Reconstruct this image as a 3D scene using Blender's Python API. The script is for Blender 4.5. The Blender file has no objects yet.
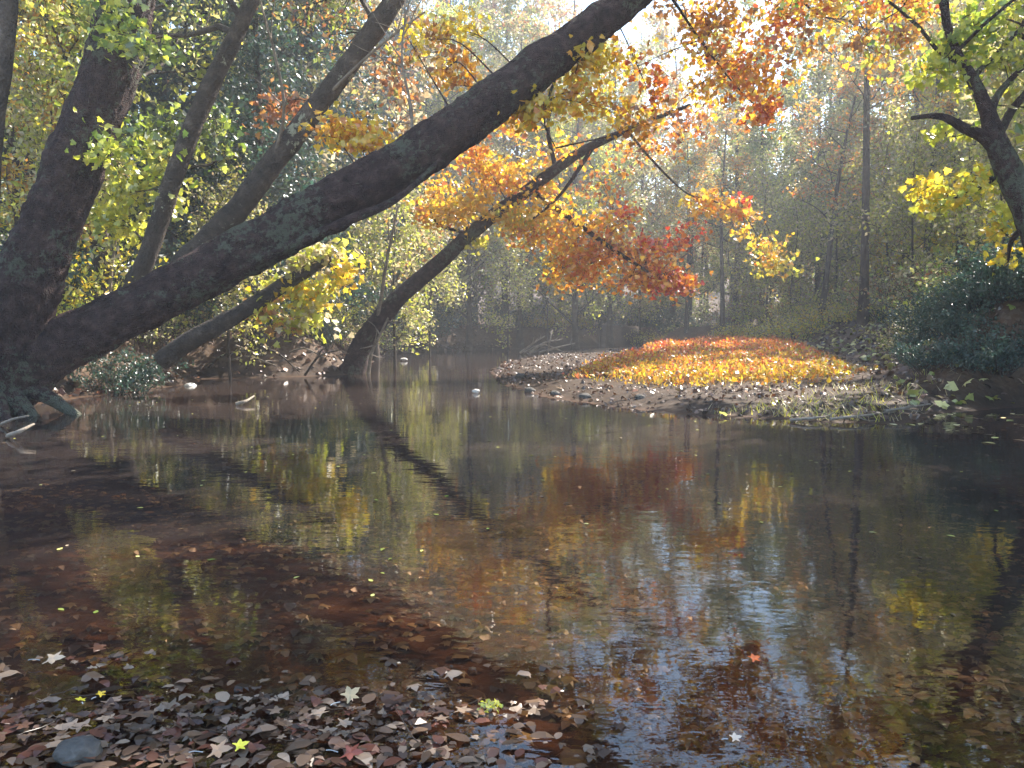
import bpy, math
import numpy as np
from mathutils import Vector, noise

R = np.random.default_rng(7)
scene = bpy.context.scene
COL = scene.collection
rad = math.radians

# ------------------------------------------------------------------ camera
CAM_H, F, HOR = 1.2, 803.0, 325.0
pitch = math.atan((384 - HOR) / F)
cam = bpy.data.cameras.new('camera')
cam.sensor_width = 36
cam.lens = F / 1024 * 36
cam.clip_start = 0.05
cam.clip_end = 2000
co = bpy.data.objects.new('camera', cam)
COL.objects.link(co)
co.location = (0, 0, CAM_H)
co.rotation_euler = (rad(90) - pitch, 0, 0)
scene.camera = co
FW = np.array([0, math.cos(pitch), -math.sin(pitch)])
UP = np.array([0, math.sin(pitch), math.cos(pitch)])
RT = np.array([1.0, 0, 0])


def P(px, py, Y):
    d = FW + RT * (px - 512) / F + UP * (384 - py) / F
    return np.array([0, 0, CAM_H]) + d * (Y / d[1])


def G(px, py, z=0.0):
    d = FW + RT * (px - 512) / F + UP * (384 - py) / F
    t = (z - CAM_H) / d[2]
    return np.array([0, 0, CAM_H]) + d * t


def pix(w):
    v = np.array(w) - np.array([0, 0, CAM_H])
    return 512 + F * v[0] / (v @ FW), 384 - F * (v @ UP) / (v @ FW)


# ------------------------------------------------------------------ materials
def new_mat(name):
    m = bpy.data.materials.new(name)
    m.use_nodes = True
    nt = m.node_tree
    nt.nodes.clear()
    return m, nt, nt.nodes, nt.links


def ramp(nodes, stops):
    r = nodes.new('ShaderNodeValToRGB')
    els = r.color_ramp.elements
    while len(els) > 1:
        els.remove(els[-1])
    els[0].position = stops[0][0]
    els[0].color = (*stops[0][1], 1)
    for p, c in stops[1:]:
        e = els.new(p)
        e.color = (*c, 1)
    return r


def leaf_material(name, translucency=0.55, rough=0.4, gloss=0.1):
    m, nt, N, L = new_mat(name)
    at = N.new('ShaderNodeAttribute'); at.attribute_name = 'tint'
    oi = N.new('ShaderNodeObjectInfo')
    hs = N.new('ShaderNodeHueSaturation')
    mr = N.new('ShaderNodeMapRange'); mr.inputs[3].default_value = 0.485; mr.inputs[4].default_value = 0.515
    L.new(oi.outputs['Random'], mr.inputs[0]); L.new(mr.outputs[0], hs.inputs['Hue'])
    ns = N.new('ShaderNodeTexNoise'); ns.inputs['Scale'].default_value = 14
    geo = N.new('ShaderNodeNewGeometry')
    L.new(geo.outputs['Position'], ns.inputs['Vector'])
    mv = N.new('ShaderNodeMapRange'); mv.inputs[3].default_value = 0.6; mv.inputs[4].default_value = 1.4
    L.new(ns.outputs[0], mv.inputs[0]); L.new(mv.outputs[0], hs.inputs['Value'])
    L.new(at.outputs['Color'], hs.inputs['Color'])
    d = N.new('ShaderNodeBsdfDiffuse'); t = N.new('ShaderNodeBsdfTranslucent')
    g = N.new('ShaderNodeBsdfGlossy'); g.inputs['Roughness'].default_value = rough
    L.new(hs.outputs[0], d.inputs[0]); L.new(hs.outputs[0], t.inputs[0])
    a = N.new('ShaderNodeMixShader'); a.inputs[0].default_value = translucency
    L.new(d.outputs[0], a.inputs[1]); L.new(t.outputs[0], a.inputs[2])
    b = N.new('ShaderNodeMixShader'); b.inputs[0].default_value = gloss
    L.new(a.outputs[0], b.inputs[1]); L.new(g.outputs[0], b.inputs[2])
    o = N.new('ShaderNodeOutputMaterial'); L.new(b.outputs[0], o.inputs[0])
    return m


def bark_material(name, stops, lichen=None, lich_amt=0.55, scale=3.0, bump=0.6):
    m, nt, N, L = new_mat(name)
    tc = N.new('ShaderNodeTexCoord')
    n1 = N.new('ShaderNodeTexNoise'); n1.inputs['Scale'].default_value = scale; n1.inputs['Detail'].default_value = 8
    n1.inputs['Roughness'].default_value = 0.65
    L.new(tc.outputs['Object'], n1.inputs['Vector'])
    r = ramp(N, stops); L.new(n1.outputs[0], r.inputs[0])
    vo = N.new('ShaderNodeTexVoronoi'); vo.inputs['Scale'].default_value = scale * 7
    L.new(tc.outputs['Object'], vo.inputs['Vector'])
    mul = N.new('ShaderNodeMix'); mul.data_type = 'RGBA'; mul.blend_type = 'MULTIPLY'; mul.inputs[0].default_value = 0.6
    L.new(r.outputs[0], mul.inputs[6]); L.new(vo.outputs['Distance'], mul.inputs[7])
    col = r.outputs[0]
    mix2 = N.new('ShaderNodeMix'); mix2.data_type = 'RGBA'; mix2.inputs[0].default_value = 0.35
    L.new(r.outputs[0], mix2.inputs[6]); L.new(mul.outputs[2], mix2.inputs[7])
    col = mix2.outputs[2]
    if lichen:
        n2 = N.new('ShaderNodeTexNoise'); n2.inputs['Scale'].default_value = scale * 1.6; n2.inputs['Detail'].default_value = 10
        n2.inputs['Roughness'].default_value = 0.75
        L.new(tc.outputs['Object'], n2.inputs['Vector'])
        rr = ramp(N, [(lich_amt, (0, 0, 0)), (lich_amt + 0.04, (1, 1, 1))]); n4 = N.new('ShaderNodeTexNoise'); n4.inputs['Scale'].default_value = 1.1; L.new(tc.outputs['Object'], n4.inputs['Vector'])
        n5 = N.new('ShaderNodeMath'); n5.operation = 'MULTIPLY_ADD'; n5.inputs[1].default_value = .7
        n6 = N.new('ShaderNodeMath'); n6.operation = 'SUBTRACT'; n6.inputs[1].default_value = .35
        L.new(n4.outputs[0], n5.inputs[0]); L.new(n2.outputs[0], n5.inputs[2]); L.new(n5.outputs[0], n6.inputs[0]); L.new(n6.outputs[0], rr.inputs[0])
        mx = N.new('ShaderNodeMix'); mx.data_type = 'RGBA'
        L.new(rr.outputs[0], mx.inputs[0]); L.new(col, mx.inputs[6]); mx.inputs[7].default_value = (*lichen, 1)
        col = mx.outputs[2]
    bs = N.new('ShaderNodeBsdfPrincipled'); bs.inputs['Roughness'].default_value = 0.9; bs.inputs['Specular IOR Level'].default_value = 0.25
    L.new(col, bs.inputs['Base Color'])
    bp = N.new('ShaderNodeBump'); bp.inputs['Strength'].default_value = bump; bp.inputs['Distance'].default_value = 0.03
    ad = N.new('ShaderNodeMath'); ad.operation = 'ADD'
    L.new(n1.outputs[0], ad.inputs[0]); L.new(vo.outputs['Distance'], ad.inputs[1])
    L.new(ad.outputs[0], bp.inputs['Height']); L.new(bp.outputs[0], bs.inputs['Normal'])
    o = N.new('ShaderNodeOutputMaterial'); L.new(bs.outputs[0], o.inputs[0])
    return m


M_LEAF = leaf_material('leaf', 0.6)
M_LITTER = leaf_material('fallen_leaf', 0.15, 0.4, 0.1)
M_WETLEAF = leaf_material('floating_leaf', 0.1, 0.3, 0.035)
M_GRASS = leaf_material('grass_blade', 0.5)
M_BARK = bark_material('sycamore_bark', [(0.3, (0.022, 0.013, 0.013)), (0.5, (0.058, 0.034, 0.032)), (0.7, (0.12, 0.08, 0.07))],
                       lichen=(0.1, 0.105, 0.078), lich_amt=0.56, scale=7.0, bump=1.0)
M_BARK2 = bark_material('woodland_bark', [(0.3, (0.03, 0.024, 0.02)), (0.55, (0.08, 0.062, 0.05)), (0.75, (0.18, 0.145, 0.12))],
                        lichen=(0.3, 0.3, 0.22), lich_amt=0.64, scale=4.0)
M_PALE = bark_material('pale_deadwood', [(0.3, (0.12, 0.095, 0.075)), (0.6, (0.28, 0.235, 0.19)), (0.8, (0.42, 0.37, 0.31))], scale=6.0, bump=0.3)
M_STONE = bark_material('river_stone', [(0.3, (0.05, 0.045, 0.04)), (0.6, (0.12, 0.11, 0.1)), (0.8, (0.2, 0.19, 0.18))], scale=8.0, bump=0.3)
M_PALESTONE = bark_material('pale_stone', [(0.3, (0.4, 0.38, 0.36)), (0.7, (0.7, 0.68, 0.64))], scale=12.0, bump=0.3)


# ------------------------------------------------------------------ mesh assembly
class MB:
    def __init__(s):
        s.V = []; s.Fc = []; s.T = []; s.n = 0

    def add(s, v, f, tint=(0.5, 0.5, 0.5)):
        v = np.asarray(v, float); f = np.asarray(f, np.int32)
        s.V.append(v); s.Fc.append(f + s.n)
        t = np.asarray(tint, float)
        if t.ndim == 1:
            t = np.tile(t, (len(f), 1))
        s.T.append(t); s.n += len(v)

    def build(s, name, mat, parent=None, smooth=True, origin=None):
        me = bpy.data.meshes.new(name)
        V = np.concatenate(s.V)
        if origin is not None:
            V = V - np.asarray(origin)
        me.vertices.add(len(V)); me.vertices.foreach_set('co', V.astype(np.float32).ravel())
        loops = np.concatenate([f.ravel() for f in s.Fc])
        tot = np.concatenate([np.full(len(f), f.shape[1], np.int32) for f in s.Fc])
        st = np.concatenate([[0], np.cumsum(tot)[:-1]]).astype(np.int32)
        me.loops.add(len(loops)); me.loops.foreach_set('vertex_index', loops.astype(np.int32))
        me.polygons.add(len(tot)); me.polygons.foreach_set('loop_start', st)
        me.polygons.foreach_set('loop_total', tot)
        me.polygons.foreach_set('use_smooth', np.full(len(tot), smooth))
        T = np.concatenate(s.T)
        a = me.attributes.new('tint', 'FLOAT_COLOR', 'FACE')
        a.data.foreach_set('color', np.concatenate([T, np.ones((len(T), 1))], 1).astype(np.float32).ravel())
        me.update(calc_edges=True)
        me.materials.append(mat)
        o = bpy.data.objects.new(name, me)
        COL.objects.link(o)
        if parent is not None:
            o.parent = parent
        return o


def tag(o, label=None, cat=None, group=None, kind=None):
    if label: o['label'] = label
    if cat: o['category'] = cat
    if group: o['group'] = group
    if kind: o['kind'] = kind
    return o


def empty(name, loc, label, cat, group=None, rz=0, sc=1):
    o = bpy.data.objects.new(name, None)
    COL.objects.link(o)
    o.location = loc; o.rotation_euler = (0, 0, rz); o.scale = (sc, sc, sc)
    o.empty_display_size = 0.3
    return tag(o, label, cat, group)


def smooth_path(pts, n):
    """Catmull-Rom through rows of pts (any number of columns)"""
    p = np.asarray(pts, float)
    p = np.vstack([2 * p[0] - p[1], p, 2 * p[-1] - p[-2]])
    out = []
    k = len(p) - 3
    for i in range(k):
        t = np.linspace(0, 1, n, endpoint=(i == k - 1))[:, None]
        a, b, c, d = p[i:i + 4]
        out.append(0.5 * (2 * b + (c - a) * t + (2 * a - 5 * b + 4 * c - d) * t ** 2 + (3 * b - a - 3 * c + d) * t ** 3))
    return np.vstack(out)


def tube(mb, pts, radii, sides=6, rough=0.0, nscale=3.0, cap=True, furrow=0.0, tint=(.5, .5, .5)):
    pts = np.asarray(pts, float); n = len(pts)
    radii = np.broadcast_to(np.asarray(radii, float), (n,))
    tan = np.gradient(pts, axis=0)
    tan /= np.linalg.norm(tan, axis=1)[:, None] + 1e-9
    u = np.cross(tan[0], [0.3, 0.9, 0.2]); u /= np.linalg.norm(u)
    ang = np.linspace(0, 2 * math.pi, sides, endpoint=False)
    V = np.empty((n, sides, 3))
    for i in range(n):
        u = u - tan[i] * (u @ tan[i]); u /= np.linalg.norm(u) + 1e-9
        w = np.cross(tan[i], u)
        ring = np.cos(ang)[:, None] * u + np.sin(ang)[:, None] * w
        r = np.full(sides, radii[i])
        if rough > 0:
            for j in range(sides):
                q = Vector(pts[i] + ring[j] * radii[i])
                r[j] *= 1 + rough * (noise.noise(q * nscale) * 1.1 + noise.noise(q * nscale * 3.1) * 0.6 + noise.noise(q * nscale * 9) * 0.35)
        V[i] = pts[i] + ring * r[:, None]
    if furrow > 0:
        L_ = np.concatenate([[0], np.cumsum(np.linalg.norm(np.diff(pts, axis=0), axis=1))])
        for i in range(n):
            for j in range(sides):
                c_, s_ = math.cos(ang[j]), math.sin(ang[j])
                a_ = noise.noise(Vector((c_ * 4.5, s_ * 4.5, L_[i] * 1.6)))
                b_ = noise.noise(Vector((c_ * 11, s_ * 11, L_[i] * 4.5)))
                V[i, j] += (V[i, j] - pts[i]) * furrow * (-abs(a_) * 2.2 - abs(b_) * 1.6 + .8)
    V = V.reshape(-1, 3)
    i = np.arange(n - 1)[:, None] * sides
    j = np.arange(sides)[None, :]
    jn = (j + 1) % sides
    f = np.stack([i + j, i + jn, i + sides + jn, i + sides + j], -1).reshape(-1, 4)
    mb.add(V, f, tint)
    if cap:
        c = np.vstack([V[-sides:], pts[-1] + tan[-1] * radii[-1] * 0.6])
        tri = np.stack([np.arange(sides), (np.arange(sides) + 1) % sides, np.full(sides, sides)], 1)
        mb.add(c, tri, tint)
        c = np.vstack([V[:sides], pts[0] - tan[0] * radii[0] * 0.3])
        tri = np.stack([(np.arange(sides) + 1) % sides, np.arange(sides), np.full(sides, sides)], 1)
        mb.add(c, tri, tint)


# leaf outlines (unit length, in the XY plane, fold in Z)
OVAL = np.array([[0, 0, 0], [.12, .14, .02], [0.32, 0.24, 0.05], [0.6, 0.2, 0.06], [.82, .1, .01], [1, 0, -0.08], [.82, -.1, .01], [0.6, -0.2, 0.06], [0.32, -0.24, 0.05], [.12, -.14, .02]])
RHOMB = np.array([[0, 0, 0], [0.45, 0.3, 0.06], [1, 0, -0.05], [0.45, -0.3, 0.06]])
LOBED = np.array([[0, 0, 0], [0.02, 0.36, .02], [-0.06, 0.5, -.04], [0.3, 0.42, 0.03], [0.42, 0.62, -.05], [0.52, 0.26, 0.05], [0.66, 0.3, 0.02],
                  [1.0, 0, -0.1], [0.66, -0.3, 0.02], [0.52, -0.26, 0.05], [0.42, -0.62, -.05], [0.3, -0.42, 0.03], [-0.06, -0.5, -.04], [0.02, -0.36, .02]])
th_ = np.linspace(-math.pi, math.pi, 49)[:-1]
pk_ = 1 - np.abs(((th_ / math.radians(68) + .5) % 1) - .5) * 2
rr_ = .25 + .24 * pk_ ** 1.3 * (1 + .35 * np.cos(th_)) + .018 * np.cos(th_ * 22)
rr_ *= 1 - .35 * (np.abs(th_) > 2.6)
MAPLE = np.stack([.5 + rr_ * np.cos(th_), rr_ * np.sin(th_), .06 * np.sin(th_ * 3) * rr_ * 2 + .05 * np.abs(rr_ * np.sin(th_))], 1)
SHAPES = {'maple': MAPLE, 'oval': OVAL, 'rhomb': RHOMB, 'lobed': LOBED}

PAL = {
    'green': [(.1, .17, .02), (.18, .27, .03), (.32, .4, .05), (.46, .5, .08)],
    'dark': [(.02, .04, .018), (.035, .06, .026), (.055, .085, .03)],
    'teal': [(.02, .055, .04), (.03, .08, .055), (.05, .11, .07)],
    'yellow': [(.82, .56, .03), (.86, .64, .05), (.78, .46, .03), (.66, .56, .05)],
    'lime': [(.5, .54, .05), (.64, .6, .06), (.36, .42, .05), (.74, .66, .1)],
    'orange': [(.8, .36, .02), (.84, .5, .03), (.76, .24, .02), (.84, .6, .05), (.6, .22, .03)],
    'red': [(.68, .12, .02), (.6, .07, .02), (.74, .3, .03), (.45, .07, .02)],
    'rust': [(.35, .14, .04), (.48, .2, .04), (.28, .12, .05), (.6, .34, .08)],
    'olive': [(.2, .21, .05), (.34, .32, .08), (.5, .44, .14), (.66, .6, .25), (.2, .25, .05)],
    'beige': [(.42, .33, .18), (.56, .45, .26), (.3, .22, .11), (.66, .57, .36), (.38, .35, .13)],
    'litter': [(.08, .045, .032), (.13, .08, .05), (.05, .032, .025), (.22, .15, .1), (.04, .027, .02), (.1, .05, .032)],
    'bed': [(.19, .075, .03), (.26, .12, .045), (.12, .05, .024), (.32, .2, .09), (.06, .03, .02), (.17, .13, .05), (.08,.035,.02)],
    'float': [(.1, .06, .04), (.16, .1, .065), (.3, .22, .16), (.06, .035, .028), (.045, .03, .02), (.12, .045, .03), (.07,.045,.03)],
}


def colors(pal, n):
    if isinstance(pal, (list, tuple)):
        k = R.integers(0, len(pal), n)
        out = np.empty((n, 3))
        for i, p in enumerate(pal):
            m = k == i
            out[m] = colors(p, int(m.sum()))
        return out
    c = np.array(PAL[pal])
    a = c[R.integers(0, len(c), n)]; b = c[R.integers(0, len(c), n)]
    t = R.random((n, 1)) * 0.6
    return (a * (1 - t) + b * t) * R.uniform(0.8, 1.15, (n, 1))


def leaves(mb, cen, size, pal, shape='rhomb', flat=0.0, tint=None, droop=0.0, curl=1.0):
    """scatter one leaf on each centre; flat=1 lays them level"""
    cen = np.asarray(cen, float); n = len(cen)
    if n == 0: return
    S = SHAPES[shape].copy(); S[:, 2] *= curl; S[:, 0] -= 0.5; k = len(S)
    nrm = R.normal(size=(n, 3)); nrm /= np.linalg.norm(nrm, axis=1)[:, None]
    nrm = nrm * (1 - flat) + np.array([0, 0, 1.0]) * flat
    nrm /= np.linalg.norm(nrm, axis=1)[:, None] + 1e-9
    a = R.normal(size=(n, 3)); a[:, 2] -= droop
    a -= nrm * (a * nrm).sum(1)[:, None]; a /= np.linalg.norm(a, axis=1)[:, None] + 1e-9
    b = np.cross(nrm, a)
    s = (np.asarray(size) * R.uniform(0.6, 1.25, n))[:, None, None]
    V = cen[:, None, :] + s * (S[None, :, 0:1] * a[:, None] + S[None, :, 1:2] * b[:, None] + S[None, :, 2:3] * nrm[:, None] * R.uniform(.3, 1.8, (n, 1, 1)))
    f = np.arange(n * k).reshape(n, k)
    mb.add(V.reshape(-1, 3), f, colors(pal, n) if tint is None else tint)


def unit(v):
    v = np.asarray(v, float)
    return v / (np.linalg.norm(v) + 1e-9)


def wander(start, d, length, n, jit, up=0.0):
    p = np.array(start, float); d = unit(d); out = [p.copy()]
    for _ in range(n):
        d = unit(d + R.normal(size=3) * jit + np.array([0, 0, up]))
        p = p + d * length / n
        out.append(p.copy())
    return np.array(out)


def branching(wood, start, d, length, r, level, tips, jit=0.16, up=0.04, sides=5, kids=4):
    n = 6 if level > 0 else 4
    path = wander(start, d, length, n, jit, up)
    rr = np.linspace(r, max(r * 0.3, 0.006), len(path))
    tube(wood, path, rr, sides if level > 0 else 4, cap=False)
    if level == 0:
        tips.append(path)
        return
    for i in range(kids):
        t = R.uniform(0.25, 1.0)
        k = min(int(t * n), n - 1)
        s = path[k] + (path[k + 1] - path[k]) * (t * n - k if t < 1 else 1)
        dd = unit(path[k + 1] - path[k])
        side = unit(np.cross(dd, R.normal(size=3)))
        branching(wood, s, dd * 0.65 + side * 0.8 + np.array([0, 0, 0.1]), length * R.uniform(0.4, 0.62), rr[k] * 0.6, level - 1, tips, jit, up, sides, kids)


def tip_points(tips, per, sig):
    out = []
    for path in tips:
        t = R.uniform(0.15, 1.0, per) * (len(path) - 1)
        k = np.minimum(t.astype(int), len(path) - 2)
        p = path[k] + (path[k + 1] - path[k]) * (t - k)[:, None]
        out.append(p + R.normal(size=(per, 3)) * sig)
    return np.vstack(out)


# ------------------------------------------------------------------ terrain
def g2(px, py):
    return tuple(G(px, py)[:2])


STREAM = [(-11, -9), (-11, 4), (-9.5, 9.5), g2(0, 409), g2(60, 401), g2(110, 393), g2(180, 386), g2(205, 379), g2(300, 377), g2(345, 375),
          g2(365, 366), g2(385, 355), (-5.2, 33), (-3.6, 37), (-1, 39), (2, 42), (6, 46), (12, 50), (20, 53),
          (20, 49), (13, 46), (7.5, 42), (3.4, 37.5), (1.6, 33), g2(505, 362), g2(490, 372), g2(503, 385), g2(540, 396), g2(590, 404), g2(640, 410),
          g2(720, 417), g2(820, 421), g2(905, 426), g2(935, 414), g2(1024, 407), (9.5, 11.5), (10.5, 8), (11, -9)]
BAR = [g2(485, 372), g2(505, 362), (1.6, 33), (3.4, 37.5), (7, 40), (11, 34), (9.5, 24), (8.0, 17), (6.2, 13.2), (5.6, 11.0), g2(905, 430), g2(720, 419), g2(590, 405), g2(503, 387)]


def sdist(x, y, poly):
    """signed distance, negative inside"""
    d = np.full(x.shape, 1e9); inside = np.zeros(x.shape, bool)
    n = len(poly)
    for i in range(n):
        ax, ay = poly[i]; bx, by = poly[(i + 1) % n]
        ex, ey = bx - ax, by - ay
        t = np.clip(((x - ax) * ex + (y - ay) * ey) / (ex * ex + ey * ey + 1e-12), 0, 1)
        d = np.minimum(d, np.hypot(x - ax - t * ex, y - ay - t * ey))
        c = ((ay > y) != (by > y)) & (x < (bx - ax) * (y - ay) / (by - ay + 1e-12) + ax)
        inside ^= c
    return np.where(inside, -d, d)


def sst(a, b, t):
    u = np.clip((t - a) / (b - a), 0, 1)
    return u * u * (3 - 2 * u)


def vn(x, y, s, seed=0):
    r = np.random.default_rng(100 + seed)
    out = 0
    for k in range(5):
        a = r.uniform(0, 6.28); f = s * (1 + 0.7 * k); ph = r.uniform(0, 6.28, 2)
        out = out + np.sin((x * math.cos(a) + y * math.sin(a)) * f + ph[0]) * np.cos((-x * math.sin(a) + y * math.cos(a)) * f * 0.83 + ph[1]) / (1 + 0.5 * k)
    return out / 3


def height(x, y):
    x = np.asarray(x, float); y = np.asarray(y, float)
    wob = 0.16 * vn(x, y, 2.3, 1) + 0.07 * vn(x, y, 7.0, 2)
    ds = sdist(x, y, STREAM) + wob
    db = sdist(x, y, BAR)
    w = 1 - sst(-0.2, 2.2, db)                      # 1 on the gravel bar
    bank = 1.05 * sst(0, 1.3, ds) + 0.018 * np.clip(ds, 0, 200) + 0.2 * vn(x, y, .5, 3) * sst(0, 3, ds)
    bank = bank + 0.12 * vn(x, y, 3.0, 5) * sst(0, .8, ds)
    bank += 14 * sst(45, 150, np.hypot(x * .8, y - 10))
    low = 0.11 * sst(0, 0.9, ds) + 0.028 * np.clip(ds, 0, 9) + 0.03 * vn(x, y, 2.0, 4)
    land = bank * (1 - w) + low * w
    # right bank rises steeply into a mound
    land += 0.75 * np.exp(-((x - 8.6) ** 2 / 3.2 + (y - 13.6) ** 2 / 3.0)) * sst(0, 1.4, ds)
    depth = -0.05 - 0.5 * sst(0, 5.0, -ds) + 0.03 * vn(x, y, 1.7, 6)
    near = (1 - sst(2.6, 7.0, y + 0.5 * x))         # shallows at the photographer's feet
    depth = depth * (1 - near) + near * (-0.045 + 0.018 * vn(x, y, 2.2, 7))
    return np.where(ds > 0, np.maximum(land, 0.006), depth * sst(0, 0.35, -ds) - 0.004)


def hz(x, y):
    return float(height(np.array([x]), np.array([y]))[0])


def axis(parts):
    out = []
    for a, b, s in parts:
        out.append(np.arange(a, b, s))
    out.append([parts[-1][1]])
    return np.concatenate(out)


xs = axis([(-160, -60, 5), (-60, -20, 1.0), (-20, -11, 0.4), (-11, 12, 0.12), (12, 20, 0.3), (20, 60, 1.0), (60, 160, 5)])
ys = axis([(-30, -8, 2), (-8, 0, 0.5), (0, 24, 0.12), (24, 46, 0.2), (46, 80, 1), (80, 170, 4)])
X, Yg = np.meshgrid(xs, ys)
Z = height(X, Yg)
mb = MB()
nx, ny = len(xs), len(ys)
V = np.stack([X.ravel(), Yg.ravel(), Z.ravel()], 1)
i = np.arange(ny - 1)[:, None] * nx + np.arange(nx - 1)[None, :]
mb.add(V, np.stack([i, i + 1, i + nx + 1, i + nx], -1).reshape(-1, 4))


def ground_material():
    m, nt, N, L = new_mat('forest_floor')
    geo = N.new('ShaderNodeNewGeometry')
    n1 = N.new('ShaderNodeTexNoise'); n1.inputs['Scale'].default_value = 2.5; n1.inputs['Detail'].default_value = 10; n1.inputs['Roughness'].default_value = 0.7
    L.new(geo.outputs['Position'], n1.inputs['Vector'])
    r1 = ramp(N, [(0.3, (.03, .02, .016)), (0.5, (.06, .04, .03)), (0.65, (.1, .07, .052)), (0.8, (.16, .12, .09))])
    L.new(n1.outputs[0], r1.inputs[0])
    vo = N.new('ShaderNodeTexVoronoi'); vo.inputs['Scale'].default_value = 16
    L.new(geo.outputs['Position'], vo.inputs['Vector'])
    r2 = ramp(N, [(0.0, (.07, .035, .02)), (0.35, (.16, .08, .035)), (0.6, (.16, .1, .055)), (0.85, (.22, .15, .1)), (1, (.1, .06, .04))])
    sp = N.new('ShaderNodeSeparateColor'); L.new(vo.outputs['Color'], sp.inputs[0]); L.new(sp.outputs[0], r2.inputs[0])
    mx = N.new('ShaderNodeMix'); mx.data_type = 'RGBA'; mx.inputs[0].default_value = 0.45
    L.new(r1.outputs[0], mx.inputs[6]); L.new(r2.outputs[0], mx.inputs[7])
    # submerged bed is rust brown silt, darkened with depth for light the water absorbs
    sx = N.new('ShaderNodeSeparateXYZ'); L.new(geo.outputs['Position'], sx.inputs[0])
    mr = N.new('ShaderNodeMapRange'); mr.inputs[1].default_value = -0.03; mr.inputs[2].default_value = 0.02
    L.new(sx.outputs[2], mr.inputs[0])
    rb = ramp(N, [(0.3, (.09, .038, .018)), (0.5, (.2, .085, .036)), (0.7, (.32, .16, .07))])
    L.new(n1.outputs[0], rb.inputs[0])
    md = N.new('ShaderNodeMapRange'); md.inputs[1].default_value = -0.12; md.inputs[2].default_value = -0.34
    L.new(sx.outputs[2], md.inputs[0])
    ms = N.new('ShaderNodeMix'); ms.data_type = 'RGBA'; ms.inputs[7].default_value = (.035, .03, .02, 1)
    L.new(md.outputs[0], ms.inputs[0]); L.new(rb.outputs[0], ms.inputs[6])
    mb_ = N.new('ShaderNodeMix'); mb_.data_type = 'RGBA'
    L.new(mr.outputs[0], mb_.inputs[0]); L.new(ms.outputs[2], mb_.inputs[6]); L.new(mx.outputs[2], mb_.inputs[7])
    bs = N.new('ShaderNodeBsdfPrincipled')
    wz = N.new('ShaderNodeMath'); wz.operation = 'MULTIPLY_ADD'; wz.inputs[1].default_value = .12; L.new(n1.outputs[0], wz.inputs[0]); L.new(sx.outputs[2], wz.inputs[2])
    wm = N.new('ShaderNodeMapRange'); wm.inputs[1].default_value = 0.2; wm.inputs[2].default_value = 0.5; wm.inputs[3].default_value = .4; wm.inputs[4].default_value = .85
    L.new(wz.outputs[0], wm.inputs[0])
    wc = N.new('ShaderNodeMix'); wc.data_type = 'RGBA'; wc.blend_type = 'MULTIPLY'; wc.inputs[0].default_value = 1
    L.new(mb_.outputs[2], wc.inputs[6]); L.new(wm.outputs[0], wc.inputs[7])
    bs.inputs['Roughness'].default_value = .75; bs.inputs['Specular IOR Level'].default_value = .15
    L.new(wc.outputs[2], bs.inputs['Base Color'])
    bp = N.new('ShaderNodeBump'); bp.inputs['Strength'].default_value = 0.8; bp.inputs['Distance'].default_value = 0.05
    L.new(n1.outputs[0], bp.inputs['Height']); L.new(bp.outputs[0], bs.inputs['Normal'])
    o = N.new('ShaderNodeOutputMaterial'); L.new(bs.outputs[0], o.inputs[0])
    return m


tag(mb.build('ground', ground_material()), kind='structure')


def water_material():
    m, nt, N, L = new_mat('creek_water')
    geo = N.new('ShaderNodeNewGeometry')
    mp = N.new('ShaderNodeMapping'); mp.inputs['Scale'].default_value = (1.0, 1.9, 1)
    L.new(geo.outputs['Position'], mp.inputs[0])
    n1 = N.new('ShaderNodeTexNoise'); n1.inputs['Scale'].default_value = 5.0; n1.inputs['Detail'].default_value = 3; n1.inputs['Roughness'].default_value = 0.5
    L.new(mp.outputs[0], n1.inputs['Vector'])
    n2 = N.new('ShaderNodeTexNoise'); n2.inputs['Scale'].default_value = 0.5; n2.inputs['Detail'].default_value = 2
    L.new(mp.outputs[0], n2.inputs['Vector'])
    n3 = N.new('ShaderNodeMath'); n3.operation = 'MULTIPLY_ADD'; n3.inputs[1].default_value = 5.0
    L.new(n2.outputs[0], n3.inputs[0]); L.new(n1.outputs[0], n3.inputs[2])
    bp = N.new('ShaderNodeBump'); bp.inputs['Strength'].default_value = 1.0; bp.inputs['Distance'].default_value = 0.0013
    L.new(n3.outputs[0], bp.inputs['Height'])
    fr = N.new('ShaderNodeFresnel'); fr.inputs[0].default_value = 1.46; L.new(bp.outputs[0], fr.inputs['Normal'])
    t = N.new('ShaderNodeBsdfTransparent'); t.inputs[0].default_value = (0.84, 0.68, 0.54, 1)
    g = N.new('ShaderNodeBsdfGlossy'); g.inputs['Roughness'].default_value = 0.0; L.new(bp.outputs[0], g.inputs['Normal'])
    mx = N.new('ShaderNodeMixShader')
    L.new(fr.outputs[0], mx.inputs[0]); L.new(t.outputs[0], mx.inputs[1]); L.new(g.outputs[0], mx.inputs[2])
    # suspended silt: a long slanting path through the water shows more of it
    lw = N.new('ShaderNodeLayerWeight'); lw.inputs[0].default_value = 0.5
    tm = N.new('ShaderNodeMapRange'); tm.inputs[1].default_value = 0.62; tm.inputs[2].default_value = 0.93; tm.inputs[3].default_value = 0.08; tm.inputs[4].default_value = 0.75
    L.new(lw.outputs['Facing'], tm.inputs[0])
    df = N.new('ShaderNodeBsdfDiffuse'); df.inputs[0].default_value = (.046, .034, .03, 1)
    sl = N.new('ShaderNodeMixShader')
    L.new(tm.outputs[0], sl.inputs[0]); L.new(t.outputs[0], sl.inputs[1]); L.new(df.outputs[0], sl.inputs[2]); L.new(sl.outputs[0], mx.inputs[1])
    o = N.new('ShaderNodeOutputMaterial'); L.new(mx.outputs[0], o.inputs[0])
    return m


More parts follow.
